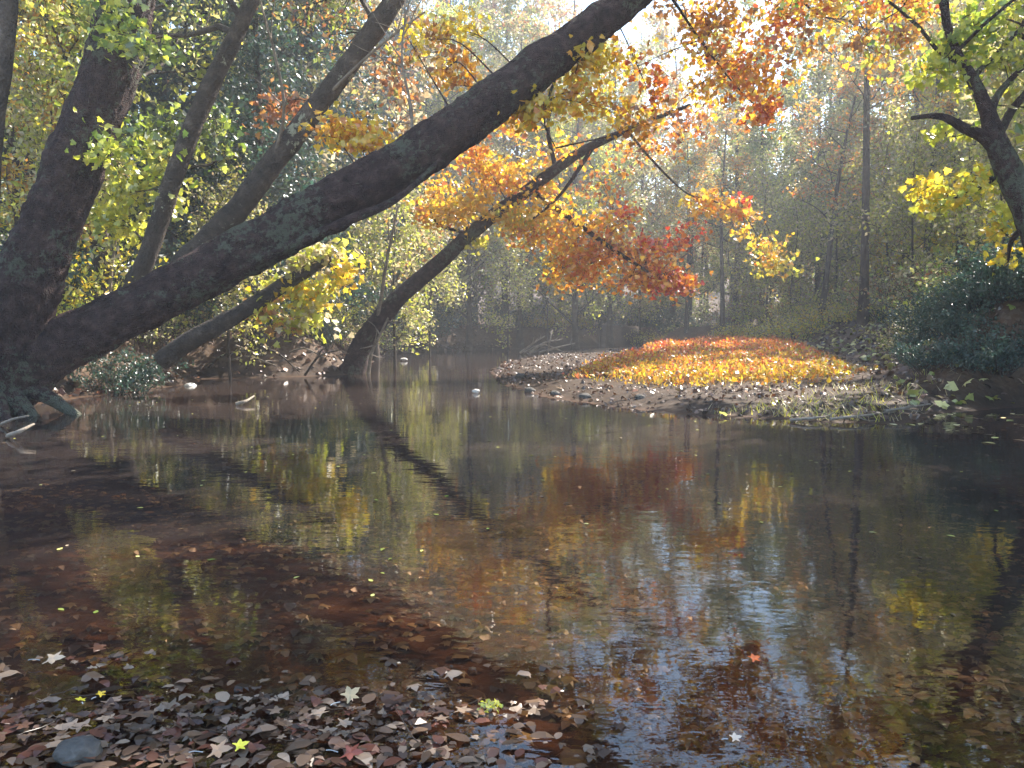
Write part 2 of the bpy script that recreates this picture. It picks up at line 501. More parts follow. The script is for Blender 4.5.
mb = MB()
mb.add([(-30, -20, 0), (40, -20, 0), (40, 58, 0), (-30, 58, 0)], [[0, 1, 2, 3]])
tag(mb.build('water', water_material(), smooth=False), kind='structure')


# ------------------------------------------------------------------ hero trees
def hero_path(rows, per=10):
    """rows: (px, py, width px, depth Y) -> centre points and radii"""
    pts = [np.append(P(a, b, y), w / 2 / F * y) for a, b, w, y in rows]
    s = smooth_path(pts, per)
    return s[:, :3], s[:, 3]


def sprays(wood, crown, specs, anchors, Ydef, size=0.15, shape='lobed'):
    """specs: (px,py,rx,ry,n,palette[,Y]) -- leafy twigs reaching out from the nearest limb"""
    A = np.asarray(anchors)
    for s in specs:
        px, py, rx, ry, n, pal = s[:6]
        n = int(n * 4.6); rx = rx * 1.35; ry = ry * 1.3
        Y = s[6] if len(s) > 6 else Ydef
        c = P(px, py, Y)
        k = np.argmin(np.linalg.norm(A - c, axis=1) + R.random(len(A)) * 0.3)
        a = A[k]
        mid = (a + c) / 2 + R.normal(size=3) * 0.12 + np.array([0, 0, 0.12])
        path = smooth_path([a, mid, c], 5)
        dist = np.linalg.norm(c - a)
        tube(wood, path, np.linspace(0.007 + 0.005 * dist, 0.005, len(path)), 5, cap=False)
        sx, sz = rx / F * Y, ry / F * Y
        m = max(5, n // 20)
        twigs = []
        for _ in range(m):
            e = c + np.array([R.uniform(-1, 1) * sx, R.uniform(-.8, .8) * sx, R.uniform(-1, 1) * sz])
            st = path[R.integers(len(path) // 2, len(path))]
            tw = smooth_path([st, (st + e) / 2 + R.normal(size=3) * 0.06 + [0, 0, .05], e], 4)
            tube(wood, tw, np.linspace(0.005, 0.002, len(tw)), 3, cap=False)
            twigs.append(tw)
        q = tip_points(twigs, max(4, int(n / m)), np.array([.16, .2, .11]) * (0.5 + sx))
        leaves(crown, q, size, pal, shape, flat=0.1, droop=0.7)


def finish_tree(name, base, label, wood_mats, crown_mb, group=None, cat='tree'):
    t = empty(name, base, label, cat, group)
    for nm, w, mat in wood_mats:
        w.build(nm, mat, t, origin=base)
    if crown_mb is not None and crown_mb.n:
        crown_mb.build('crown', M_LEAF, t, smooth=False, origin=base)
    return t


# --- 1. the two-stemmed sycamore on the left bank
lean = [(-75, 440, 120, 11), (-40, 412, 96, 11), (0, 384, 72, 11), (60, 347, 53, 11.1), (150, 302, 48, 11.3), (250, 249, 48, 11.6), (340, 200, 49, 11.8),
        (400, 166, 47, 12), (465, 122, 45, 12.1), (540, 66, 39, 12.3), (600, 22, 33, 12.5), (645, -12, 28, 12.7), (720, -75, 27, 13.0), (790, -150, 22, 13.4), (830, -240, 16, 13.8), (850, -340, 9, 14)]
upr = [(-28, 430, 110, 10.9), (-14, 390, 84, 10.9), (10, 330, 68, 10.9), (36, 262, 58, 10.9), (60, 200, 53, 11), (84, 140, 50, 11), (111, 70, 50, 11.1), (128, 0, 48, 11.2), (142, -80, 40, 11.3), (165, -180, 32, 11.5), (170, -300, 22, 11.6), (185, -420, 10, 11.8)]
base = np.array([*P(-20, 410, 11)[:2], -0.1])
w1, w2, br, cr = MB(), MB(), MB(), MB()
lp, lr = hero_path(lean, 14); fp, fr_ = hero_path(lean, 28); tube(w1, fp, fr_, 84, rough=0.1, nscale=2.2, furrow=.07)
up_, ur = hero_path(upr, 14); fp, fr_ = hero_path(upr, 26); tube(w2, fp, fr_, 80, rough=0.1, nscale=2.4, furrow=.07)
# roots spreading over the bank into the water
for a in np.linspace(-1.5, 1.6, 9):
    s = base + [0, 0, 0.55]
    e = base + np.array([math.cos(a) * R.uniform(1.0, 1.7), -math.sin(abs(a)) * 0.9 * R.uniform(.6, 1.1) - .2, -0.02])
    e[2] = max(hz(e[0], e[1]), -.05) - .03
    pth = smooth_path([s, s * .45 + e * .55 + [0, 0, .14], e], 7)
    tube(w1, pth, np.linspace(0.2, 0.05, len(pth)), 9, rough=.12)
tips = []
for k, d, ln in [(-52, (.2, -.5, .8), 3.2), (-46, (.8, .5, .35), 3.8), (-36, (.3, -.7, .8), 3.4), (-30, (.9, -.3, .4), 3.6), (-22, (-.5, .5, .9), 3.2),
                 (-14, (.8, .6, .5), 3.2), (-8, (.1, -.5, .9), 3.0), (-3, (.6, .1, .8), 2.6)]:
    branching(br, lp[k], d, ln, lr[k] * .45, 2, tips, kids=4)
q = tip_points(tips, 30, .2)
q = q[(q[:, 2] > 1.2 + (330 / F) * q[:, 1])]        # the hanging leaves in view are added spray by spray
leaves(cr, q, 0.15, ['orange', 'orange', 'yellow', 'yellow', 'rust'], 'lobed', flat=.2, droop=.5)
tips = []
for k in range(-46, -2, 4):
    a = R.uniform(0, 6.28)
    branching(br, up_[k], (math.cos(a), math.sin(a), .5), R.uniform(2.4, 3.6), ur[k] * .4, 2, tips, kids=4)
q = tip_points(tips, 26, .2); q = q[(q[:, 2] > 1.2 + (330 / F) * q[:, 1])]
leaves(cr, q, 0.14, ['green', 'lime', 'green'], 'lobed', flat=.2, droop=.5)
anch = np.vstack([lp[-70:], lp[-70:] + [0.5, 0.4, -.2]])
limb1 = smooth_path([lp[-48], P(700, -80, 13.6), P(760, -40, 14.6), P(815, 12, 15.2), P(850, 20, 15.4)], 8)
limb2 = smooth_path([lp[-36], P(790, -60, 14.2), P(850, -40, 15), P(900, 0, 15.6), P(930, 25, 16)], 8)
limb3 = smooth_path([lp[-56], P(665, -10, 13.5), P(700, 40, 14.6), P(735, 85, 15), P(768, 118, 15.2)], 8)
limb4 = smooth_path([lp[-78], P(548, 100, 12.3), P(545, 125, 12.4), P(556, 148, 12.6)], 6)
limb_parts = []
for l_, r_ in ((limb1, .05), (limb2, .05), (limb3, .035), (limb4, .025)):
    lm = MB(); tube(lm, l_, np.linspace(r_, .008, len(l_)), 7); limb_parts.append(lm)
limb5 = smooth_path([lp[46], P(330, 228, 11.5), P(395, 200, 11.6), P(440, 160, 11.8)], 6)
lm = MB(); tube(lm, limb5, np.linspace(.1, .03, len(limb5)), 9, rough=.1); limb_parts.append(lm)
anch2 = np.vstack([limb1, limb2, limb3, lp[-60:-30]])
sp = [(700, 20, 22, 12, 24, ['orange', 'rust']), (720, 18, 30, 22, 75, ['orange', 'rust']), (745, 70, 30, 25, 60, ['red', 'orange']), (712, 95, 26, 18, 40, 'orange'), (712, 62, 14, 12, 14, ['red', 'rust']),
      (768, 118, 13, 14, 50, ['red', 'red', 'orange']), (755, 82, 26, 16, 40, 'orange'), (780, 20, 32, 18, 75, ['orange', 'red']), (822, 6, 26, 10, 30, ['orange', 'yellow']),
      (870, 2, 30, 8, 36, ['red', 'orange', 'yellow']), (900, 10, 26, 9, 36, ['red', 'orange']), (912, 40, 9, 9, 16, 'orange'), (900, 38, 14, 10, 20, 'rust'), (866, 40, 8, 6, 10, 'orange'), (854, 52, 9, 7, 10, 'rust'),
      (660, 6, 22, 8, 10, 'rust'), (630, 70, 20, 12, 14, ['orange', 'yellow']), (930, 5, 24, 10, 26, 'yellow'), (800, 45, 26, 16, 20, 'rust'), (668, 112, 26, 10, 14, ['orange', 'rust']), (720, 60, 40, 30, 26, ['orange', 'yellow']), (840, 26, 40, 14, 20, ['orange', 'yellow']), (790, 80, 24, 14, 8, 'orange'), (900, 60, 24, 18, 20, ['orange', 'lime'])]
for a_ in range(26):
    sp.append((R.uniform(540, 900), R.uniform(-140, -30), 40, 16, 26, ['orange', 'yellow', 'orange'], R.uniform(14, 16)))
sprays(br, cr, sp, anch2, 15, 0.105)
# leaves hanging just below and above the leaning stem
sp = [(350, 138, 20, 12, 44, ['yellow', 'orange'], 12.4), (372, 140, 16, 12, 40, ['yellow', 'orange'], 12.3), (330, 130, 16, 10, 20, 'orange', 12.5),
      (430, 40, 16, 18, 26, ['rust', 'yellow'], 13.4), (462, 30, 12, 14, 22, 'yellow', 13.2), (445, 70, 20, 18, 36, ['rust', 'orange'], 13.4), (455, 85, 12, 10, 20, 'orange', 13.2), (400, 25, 16, 12, 14, 'yellow', 13.4),
      (525, 118, 20, 12, 44, ['yellow', 'orange'], 12.4), (540, 108, 16, 12, 36, 'yellow', 12.4), (575, 75, 20, 16, 44, ['yellow', 'orange'], 12.6), (592, 65, 14, 12, 30, ['yellow'], 12.6),
      (570, 108, 24, 12, 34, ['orange', 'yellow'], 12.8), (610, 110, 28, 14, 34, ['orange', 'yellow'], 13), (640, 125, 26, 12, 26, ['orange', 'rust'], 13), (650, 95, 18, 14, 30, ['orange', 'red'], 13),
      (612, 62, 16, 14, 20, ['orange', 'yellow'], 13)]
sprays(br, cr, sp, np.vstack([lp[60:-20:3], limb4, limb3]), 12.5, 0.1)
sp = [(120, 30, 22, 10, 20, ['green', 'lime'], 10.6), (140, 50, 18, 10, 22, ['green', 'lime'], 10.4), (165, 55, 14, 8, 14, 'green', 10.6), (105, 160, 14, 8, 12, 'lime', 10.5), (135, 152, 26, 8, 26, ['green', 'lime'], 10.7), (120, 12, 20, 8, 14, 'green', 10.5)]
sprays(br, cr, sp, up_[40:120], 10.5, 0.1)
tree1 = finish_tree('leaning_sycamore', base, 'massive two-stemmed sycamore on the left bank, one lichen-spotted stem leaning right across the creek', [('trunk', w1, M_BARK), ('trunk', w2, M_BARK), ('branch', br, M_BARK)] + [('branch', l_, M_BARK) for l_ in limb_parts], cr)


def simple_hero(name, rows, label, pal, specs, Yd, base=None, mat=M_BARK2, extra=None, tops=True, sides=18, size=.13, group=None, per=30, topk=10):
    w, b, c = MB(), MB(), MB()
    p, r = hero_path(rows, 10)
    tube(w, p, r, sides, rough=.1, nscale=3)
    bs = p[0] - [0, 0, .2] if base is None else np.asarray(base)
    tips = []
    if tops:
        n = len(p)
        for k in np.linspace(n * .6, n - 2, topk).astype(int):
            a = R.uniform(0, 6.28)
            branching(b, p[k], (math.cos(a), math.sin(a), .5), R.uniform(1.8, 3.2), r[k] * .5, 2, tips, kids=4)
        q = tip_points(tips, per, .22)
        leaves(c, q, size, pal, 'oval', flat=.2, droop=.3)
    extra_paths = []; exm = []
    for rws, wmax in (extra or []):
        ep, er = hero_path(rws, 8)
        lm = MB(); tube(lm, ep, er, 8, rough=.08); exm.append(lm); extra_paths.append(ep)
    if specs:
        sprays(b, c, specs, np.vstack([p[::2]] + extra_paths), Yd, size)
    t = empty(name, bs, label, 'tree', group)
    w.build('trunk', mat, t, origin=bs)
    if b.n: b.build('branch', mat, t, origin=bs)
    for lm in exm: lm.build('branch', mat, t, origin=bs)
    if c.n: c.build('crown', M_LEAF, t, smooth=False, origin=bs)
    return t


simple_hero('riverside_tree', [(-26, 400, 30, 10), (-18, 300, 24, 10), (-8, 140, 19, 10), (3, 60, 18, 10), (9, -20, 18, 10.1), (20, -150, 15, 10.2), (20, -300, 10, 10.4), (30, -430, 5, 10.6)],
            'dark trunk cut off by the left edge of the photo, left of the two-stemmed sycamore', ['green', 'lime'], None, 10, topk=8)
simple_hero('riverside_tree', [(118, 330, 20, 14), (128, 290, 18, 14), (145, 262, 18, 14), (176, 171, 18, 14), (203, 102, 18, 14.1), (228, 51, 16, 14.2), (250, 5, 14, 14.3), (285, -70, 12, 14.5), (310, -180, 9, 14.8), (340, -300, 5, 15)],
            'thin dark tree leaning right, rising just right of the upright sycamore stem', ['green', 'olive'],
            [(150, 180, 30, 12, 40, ['lime', 'green'], 14.6), (112, 195, 22, 12, 40, 'lime', 14.4), (170, 205, 14, 6, 14, 'lime', 14.3), (120, 225, 26, 14, 50, ['lime'], 14.6), (100, 215, 20, 12, 40, ['lime', 'green'], 14.8), (150, 130, 30, 20, 50, ['green', 'dark'], 15), (215, 140, 30, 30, 60, ['green', 'dark'], 15.4)], 14.4, size=.12)
simple_hero('riverside_tree', [(182, 268, 26, 13.4), (205, 243, 24, 13.5), (239, 208, 23, 13.5), (283, 150, 22, 13.6), (341, 75, 20, 13.7), (391, 5, 19, 13.8), (430, -60, 16, 14), (480, -150, 12, 14.3), (500, -270, 7, 14.6)],
            'slender dark stem leaning right, crossing above the lichen-spotted leaning sycamore', ['rust', 'olive', 'green'],
            [(270, 110, 16, 22, 30, 'rust', 14), (395, 70, 16, 20, 26, ['rust', 'olive'], 14), (410, 100, 20, 16, 26, ['rust', 'beige'], 14)], 13.8, size=.11)
simple_hero('fallen_tree', [(160, 362, 20, 13.6), (188, 342, 19, 13.7), (235, 316, 17, 13.8), (290, 281, 14, 14), (330, 258, 8, 14.2)],
            'low dark bough leaning out over the bank beneath the big leaning sycamore', 'lime',
            [(295, 300, 22, 16, 50, ['yellow', 'lime']), (320, 295, 14, 10, 34, ['yellow', 'lime']), (310, 265, 20, 10, 34, ['lime', 'beige']), (300, 330, 24, 12, 44, ['lime', 'beige']), (330, 255, 18, 10, 26, ['beige', 'lime']), (275, 320, 16, 12, 30, ['rust', 'lime']), (345, 275, 10, 12, 20, 'yellow')], 14.2, tops=False, size=.12)
# --- mid creek leaning tree
simple_hero('leaning_tree', [(344, 385, 34, 20), (352, 372, 26, 20), (362, 345, 21, 20), (378, 322, 19, 19.9), (400, 297, 17, 19.8), (440, 262, 15, 19.5), (476, 229, 14, 19.3), (531, 188, 12, 19), (579, 153, 10, 18.7), (627, 130, 6, 18.5), (690, 105, 3, 18.2)],
            'yellow and orange leaved tree bent low over the middle of the creek', 'yellow',
            [(450, 215, 24, 14, 90, 'yellow'), (475, 205, 20, 12, 60, 'yellow'), (430, 218, 14, 10, 40, ['yellow', 'orange']), (500, 185, 20, 12, 60, ['yellow', 'orange']), (480, 165, 20, 14, 50, ['yellow', 'orange']), (515, 170, 20, 10, 44, 'yellow'),
             (500, 130, 18, 12, 40, ['orange', 'yellow']), (470, 150, 14, 12, 30, 'orange'), (525, 222, 22, 12, 80, ['yellow', 'lime']), (545, 215, 18, 10, 50, 'yellow'), (505, 222, 14, 8, 36, 'yellow'), (535, 245, 18, 12, 56, ['orange', 'yellow']), (570, 240, 22, 12, 60, ['orange', 'yellow']),
             (590, 262, 24, 12, 80, 'orange'), (560, 275, 18, 10, 50, ['orange', 'yellow']), (620, 250, 24, 14, 60, ['orange', 'orange', 'rust']), (645, 268, 26, 14, 80, ['orange', 'orange', 'rust']), (665, 285, 22, 10, 90, ['orange', 'red']), (685, 290, 10, 8, 40, ['red', 'orange']), (620, 285, 26, 10, 50, 'orange'), (650, 245, 12, 8, 26, 'red'),
             (578, 285, 20, 8, 40, ['orange']), (475, 252, 7, 5, 10, 'lime'), (690, 205, 8, 6, 12, 'yellow'), (710, 212, 16, 5, 40, ['yellow', 'orange'], 18.6), (735, 215, 16, 5, 40, ['yellow', 'orange'], 18.6), (745, 205, 6, 5, 10, 'red', 18.6), (630, 215, 10, 6, 16, ['red', 'orange']), (440, 190, 24, 22, 40, ['yellow', 'orange'], 19.6), (560, 150, 30, 20, 50, ['orange', 'yellow'], 19.4), (605, 190, 30, 26, 34, ['orange', 'rust'], 20), (545, 195, 24, 16, 40, ['yellow', 'orange'], 19.2), (650, 150, 30, 20, 40, ['orange', 'rust'], 19), (690, 130, 26, 20, 40, ['orange', 'rust'], 18.6), (680, 240, 24, 10, 24, 'red', 18.8), (600, 230, 26, 12, 50, ['yellow', 'orange'], 19),
             (775, 270, 20, 5, 36, ['yellow', 'lime'], 19), (778, 262, 16, 5, 26, ['yellow', 'orange'], 19), (745, 236, 8, 4, 10, 'yellow', 19)],
            19, base=[*P(352, 372, 20)[:2], -.1], extra=[([(533, 192, 6, 19), (575, 222, 5, 18.8), (623, 256, 4, 18.7), (670, 285, 2, 18.6)], 6), ([(556, 170, 5, 18.9), (548, 130, 4, 18.8), (553, 100, 3, 18.7)], 5),
                   ([(627, 130, 3, 18.5), (652, 160, 2.4, 18.5), (685, 192, 1.8, 18.5), (710, 200, 1.4, 18.5), (742, 212, 1, 18.6)], 4), ([(596, 143, 5, 18.7), (560, 195, 3, 18.6), (525, 225, 2, 18.8)], 4), ([(470, 234, 4, 19.3), (440, 225, 3, 19.2), (430, 210, 2, 19.2)], 4)],
            tops=False, size=.112, mat=M_BARK)
# --- right bank tree
simple_hero('right_bank_tree', [(1085, 395, 52, 12.4), (1062, 310, 38, 12.2), (1034, 230, 27, 12), (1012, 178, 25, 12), (996, 140, 21, 12), (986, 108, 14, 12), (972, 78, 11, 12), (957, 52, 8, 12), (945, 10, 8, 12), (950, -70, 6, 12), (960, -160, 4, 12)],
            'dark forked tree at the right edge above the shaded bank, with a limb reaching left', ['lime', 'green', 'lime'],
            [(950, 45, 24, 20, 50, ['lime', 'green']), (975, 30, 26, 20, 50, ['lime', 'green']), (930, 70, 18, 12, 24, 'lime'), (1000, 55, 20, 20, 34, ['lime', 'olive']), (965, 78, 14, 10, 20, 'lime'), (960, 195, 20, 9, 22, ['yellow', 'lime'], 12.6), (985, 180, 18, 9, 18, ['yellow', 'lime'], 12.6), (940, 205, 16, 8, 26, ['yellow', 'lime'], 12.6), (1005, 230, 12, 10, 14, 'yellow', 12.6), (1015, 260, 8, 10, 10, 'yellow', 12.6), (915, 195, 10, 6, 12, 'yellow', 12.6), (1010, 215, 12, 12, 24, 'lime', 12.6), (945, 130, 12, 10, 12, 'lime')],
            12.2, base=[*P(1085, 395, 12.4)[:2], .3], extra=[([(994, 146, 14, 12), (982, 136, 12, 12), (966, 129, 10, 11.9), (946, 118, 7, 11.8), (930, 116, 5, 11.8), (912, 118, 4, 11.7)], 10), ([(990, 112, 9, 12), (1000, 92, 7, 12.1), (1020, 70, 5, 12.2), (1050, 40, 4, 12.3)], 8),
                   ([(996, 140, 10, 12), (1012, 110, 8, 12.3), (1035, 80, 6, 12.6), (1060, 20, 4, 13)], 8), ([(1005, 165, 8, 12.1), (985, 185, 4, 12.4), (950, 200, 2, 12.6)], 5), ([(1030, 225, 8, 12), (1012, 240, 5, 12.4), (1008, 262, 2, 12.6)], 5)],
            size=.11, mat=M_BARK, per=26, topk=8)

# ------------------------------------------------------------------ woodland tree prototypes
def make_proto(h, r, start, pal, limb, n_limb, per, kind='broad', size=.15, lean=(0, 0), mat=M_BARK2):
    w, c = MB(), MB()
    n = 14
    z = np.linspace(-.3, h, n)
    t = z / h
    p = np.stack([lean[0] * t * h + .25 * np.sin(t * 5 + R.uniform(0, 6)) * t, lean[1] * t * h + .25 * np.cos(t * 4 + R.uniform(0, 6)) * t, z], 1)
    rr = r * (1 - .82 * np.clip(t, 0, 1) ** .9); rr[0] *= 1.5; rr[1] *= 1.1
    sp_ = smooth_path(np.column_stack([p, rr]), 4)
    tube(w, sp_[:, :3], sp_[:, 3], 9, rough=.08)
    tips = []
    m = len(sp_)
    for i in range(n_limb):
        f = start + (1 - start) * (i + R.random()) / n_limb
        k = min(int(f * (m - 1)), m - 2)
        a = i * 2.4 + R.uniform(-.4, .4)
        if kind == 'conifer':
            L = limb * (1.05 - f) / (1.05 - start) + .4
            path = wander(sp_[k, :3], (math.cos(a), math.sin(a), .05), L, 5, .07, -.03)
            tube(w, path, np.linspace(.03, .008, len(path)), 4, cap=False)
            tips.append(path)
        else:
            L = limb * (1 - .5 * (f - start) / (1 - start)) * R.uniform(.7, 1.15)
            branching(w, sp_[k, :3], (math.cos(a), math.sin(a), R.uniform(.15, .7)), L, sp_[k, 3] * .45, 2, tips, kids=3, jit=.14)
    q = tip_points(tips, int(per * 1.05), .24 if kind != 'conifer' else .2)
    leaves(c, q, size * 1.5, pal, 'rhomb', flat=.15, droop=.3)
    return (w, c, mat)


def proto_obj(name, pr):
    w, c, mat = pr
    wo = w.build('trunk', mat); cr_ = c.build('crown', M_LEAF, smooth=False)
    COL.objects.unlink(wo); COL.objects.unlink(cr_)
    return wo, cr_


PROT = {
    'olive': [proto_obj('t', make_proto(19, .22, .16, ['olive', 'olive', 'green'], 4.2, 24, 46)), proto_obj('t', make_proto(17, .18, .12, ['olive', 'beige'], 3.8, 22, 42))],
    'green': [proto_obj('t', make_proto(18, .22, .12, ['green', 'olive', 'lime'], 4.2, 24, 50)), proto_obj('t', make_proto(15, .17, .1, ['green', 'dark'], 3.6, 22, 48))],
    'yellow': [proto_obj('t', make_proto(15, .16, .12, ['lime', 'yellow', 'olive'], 3.6, 22, 42))],
    'beige': [proto_obj('t', make_proto(18, .18, .14, ['beige', 'rust', 'olive'], 3.9, 22, 30)), proto_obj('t', make_proto(16, .15, .1, ['beige', 'beige', 'rust'], 3.4, 20, 28))],
    'orange': [proto_obj('t', make_proto(14, .15, .14, ['orange', 'yellow', 'rust'], 3.4, 20, 38))],
    'dark': [proto_obj('t', make_proto(18, .22, .1, ['dark', 'teal'], 2.9, 90, 150, kind='conifer', size=.13))],
    'tall': [proto_obj('t', make_proto(20, .2, .42, ['beige', 'olive', 'orange'], 3.4, 18, 30))],
    'sapling': [proto_obj('t', make_proto(7, .06, .2, ['olive', 'lime', 'beige'], 1.9, 14, 26, size=.11))],
}
KINDW = {'olive': 'olive-leaved', 'green': 'green-leaved', 'yellow': 'yellow-green leaved', 'beige': 'thin beige-leaved', 'orange': 'orange-leaved', 'dark': 'dark evergreen', 'tall': 'tall bare-stemmed', 'sapling': 'slim young'}
NAMEW = {'dark': 'evergreen_tree', 'sapling': 'sapling'}


def place(kind, x, y, sc=1.0, tilt=(0, 0), rz=None, idx=None, th=None, label=None):
    pr = PROT[kind][R.integers(len(PROT[kind])) if idx is None else idx]
    z = hz(x, y) - .05
    o = empty(NAMEW.get(kind, 'woodland_tree'), (x, y, z), label, 'tree', rz=0)
    o.rotation_euler = (tilt[0], tilt[1], R.uniform(0, 6.28) if rz is None else rz)
    o.scale = (sc * (th or 1), sc * (th or 1), sc)
    for ch in pr:
        c = ch.copy(); COL.objects.link(c); c.parent = o
    return o


placed = []


def at(kind, px, Y, sc, row, tilt=0, th=None, idx=None):
    x = (px - 512) / F * Y
    o = place(kind, x, Y, sc, tilt=(0, rad(tilt)), th=th, idx=idx)
    placed.append((row, kind, px, o))
    return o


# (kind, px, depth, scale, row)
for a in [
    # behind the left bank
    ('green', 105, 17, .85, 'left'), ('dark', 215, 21, .9, 'left'), ('dark', 262, 19, .62, 'left'), ('dark', 318, 24, .9, 'left'), ('green', 40, 19, .8, 'left'), ('yellow', 75, 23, .6, 'left'), ('dark', 60, 26, 1.0, 'left'), ('dark', 170, 29, 1.0, 'left'), ('orange', 22, 15.5, .55, 'left'), 
    ('dark', 330, 30, 1.05, 'left'), ('olive', 285, 24, .9, 'left'), ('beige', 250, 26, .8, 'left'), ('green', -40, 24, .9, 'left'), ('dark', 120, 32, 1.0, 'left'), ('green', 190, 21, .6, 'left'),
    ('beige', 375, 27, .9, 'left'), ('green', -120, 18, .9, 'left'),
    # far bank straight ahead
    ('dark', 400, 40, 1.05, 'middle'), ('green', 450, 42, .85, 'middle'), ('beige', 430, 45, 1.1, 'middle'), ('olive', 505, 44, .95, 'middle'), ('beige', 475, 50, 1.15, 'middle'), ('rust' if False else 'beige', 545, 46, .95, 'middle'),
    ('green', 385, 50, 1.1, 'middle'), ('olive', 560, 52, .9, 'middle'), ('green', 590, 50, .85, 'middle'), ('beige', 620, 54, .8, 'middle'), ('olive', 655, 56, .78, 'middle'), ('olive', 350, 47, 1.1, 'middle'),
    # behind the bar
    ('green', 700, 58, .8, 'bar'), ('olive', 690, 50, .62, 'bar'), ('olive', 745, 52, .72, 'bar'), ('dark', 835, 46, .82, 'bar'), ('olive', 815, 42, .85, 'bar'), ('olive', 880, 44, .9, 'bar'), 
    ('beige', 960, 42, 1.0, 'bar'), ('olive', 1000, 36, .95, 'bar'), ('beige', 850, 56, 1.2, 'bar'), ('green', 1040, 30, .95, 'bar'), ('olive', 940, 56, 1.2, 'bar'), ('yellow', 985, 30, .7, 'bar'), ('beige', 785, 58, .9, 'bar'),
    ('olive', 470, 38.5, .8, 'middle'), ('beige', 520, 41, .85, 'middle'), ('green', 415, 46, 1.1, 'middle'), ('orange', 560, 48, 1.0, 'middle'), ('olive', 530, 50, 1.25, 'middle'), ('beige', 575, 54, 1.3, 'middle'), ('green', 490, 56, 1.4, 'middle'), ('olive', 610, 44, .95, 'middle'), ('green', 575, 40, .8, 'middle'), ('olive', 735, 44, .85, 'bar'), ('beige', 705, 62, 1.15, 'bar'), ('olive', 640, 64, 1.1, 'middle'), ('beige', 672, 52, 1.05, 'bar'), ('beige', 640, 50, 1.0, 'middle'), ('olive', 600, 57, .85, 'middle'), ('dark', 445, 52, 1.2, 'middle'),
    ('olive', 760, 47, .85, 'bar'), ('green', 795, 48, 1.0, 'bar'), ('beige', 820, 50, 1.15, 'bar'), ('olive', 860, 39, .9, 'bar'), ('olive', 905, 41, 1.0, 'bar'), ('beige', 930, 36, .95, 'bar'),  ('orange', 730, 60, 1.1, 'bar'), ('yellow', 960, 34, .9, 'bar'),
    ('beige', 300, 36, 1.1, 'left'), ('olive', 225, 33, 1.1, 'left'), ('dark', 270, 31, 1.1, 'left'), ('olive', 30, 28, 1.1, 'left'), ('beige', 180, 38, 1.2, 'left'),
    ('green', 1100, 24, .8, 'bar'), ('beige', 1030, 48, 1.1, 'bar'), ('yellow', 900, 34, .55, 'bar'), ('olive', 770, 44, .42, 'bar'),
]:
    at(*a)
at('tall', 862, 27, .85, 'bar', tilt=-2.2, th=.95)
at('tall', 922, 31, .9, 'bar', tilt=.6, th=.8)
at('tall', 818, 32, .55, 'bar', tilt=-11, th=1.3)
at('tall', 686, 40, .5, 'bar', th=1.0)
at('tall', 722, 38, .5, 'bar', tilt=.8, th=1.3)
at('tall', 950, 26, .7, 'bar', tilt=9, th=.9)
at('tall', 106, 16, .9, 'left', tilt=1, th=.9)
for px, Y, s in [(430, 30, .75), (548, 42, .9), (600, 45, .9), (640, 48, .9), (508, 36, .8), (395, 23, .8), (750, 40, .8), (980, 24, .8), (790, 36, .8), (65, 14.5, .7), (885, 30, 1.0), (910, 27, .9), (835, 36, 1.1), (955, 29, 1.1), (875, 37, 1.3), (1010, 25, 1.1), (765, 38, 1.0), (930, 34, 1.3), (975, 37, 1.4), (1000, 18, .7), (230, 17.5, .6)]:
    at('sapling', px, Y, s, 'left' if px < 400 else ('middle' if px < 660 else 'bar'))
ORD = ['', 'first', 'second', 'third', 'fourth', 'fifth', 'sixth', 'seventh', 'eighth', 'ninth', 'tenth', 'eleventh', 'twelfth', 'thirteenth', 'fourteenth', 'fifteenth', 'sixteenth', 'seventeenth', 'eighteenth', 'nineteenth', 'twentieth', 'twenty-first', 'twenty-second', 'twenty-third', 'twenty-fourth', 'twenty-fifth']
ROWW = {'left': 'behind the left bank', 'middle': 'on the far bank at creek end', 'bar': 'behind the orange grass'}
cnt = {}
for row, kind, px, o in sorted(placed, key=lambda q: q[2]):
    cnt.setdefault((row, kind), []).append(o)
for (row, kind), os_ in cnt.items():
    for k, o in enumerate(os_):
        nm = 'sapling' if kind == 'sapling' else 'tree'
        kw = KINDW[kind]
        if len(os_) == 1:
            o['label'] = f'the only {kw} {nm} {ROWW[row]}'
        else:
            o['label'] = f'{ORD[k + 1]} {kw} {nm} from left, {ROWW[row]}'
        o['group'] = {'left': 'trees behind the left bank', 'middle': 'trees on the far bank', 'bar': 'trees behind the grass bar'}[row]

# unseen tall trees added on the right bank to throw shade on the pool
for k_, (kd, x_, y_, s_) in enumerate([('green', 10.6, 12.5, 1.0), ('olive', 12.5, 7.5, 1.05), ('green', 11.8, 3.5, .95), ('olive', 14.5, 16.5, 1.1), ('green', 16, 11.5, 1.05)]):
    o = place(kd, x_, y_, s_, label=['nearest', 'second', 'third', 'fourth', 'fifth'][k_] + ' unseen tree added beyond the right edge to shade the pool')
    o['group'] = 'added shade trees on the right bank'
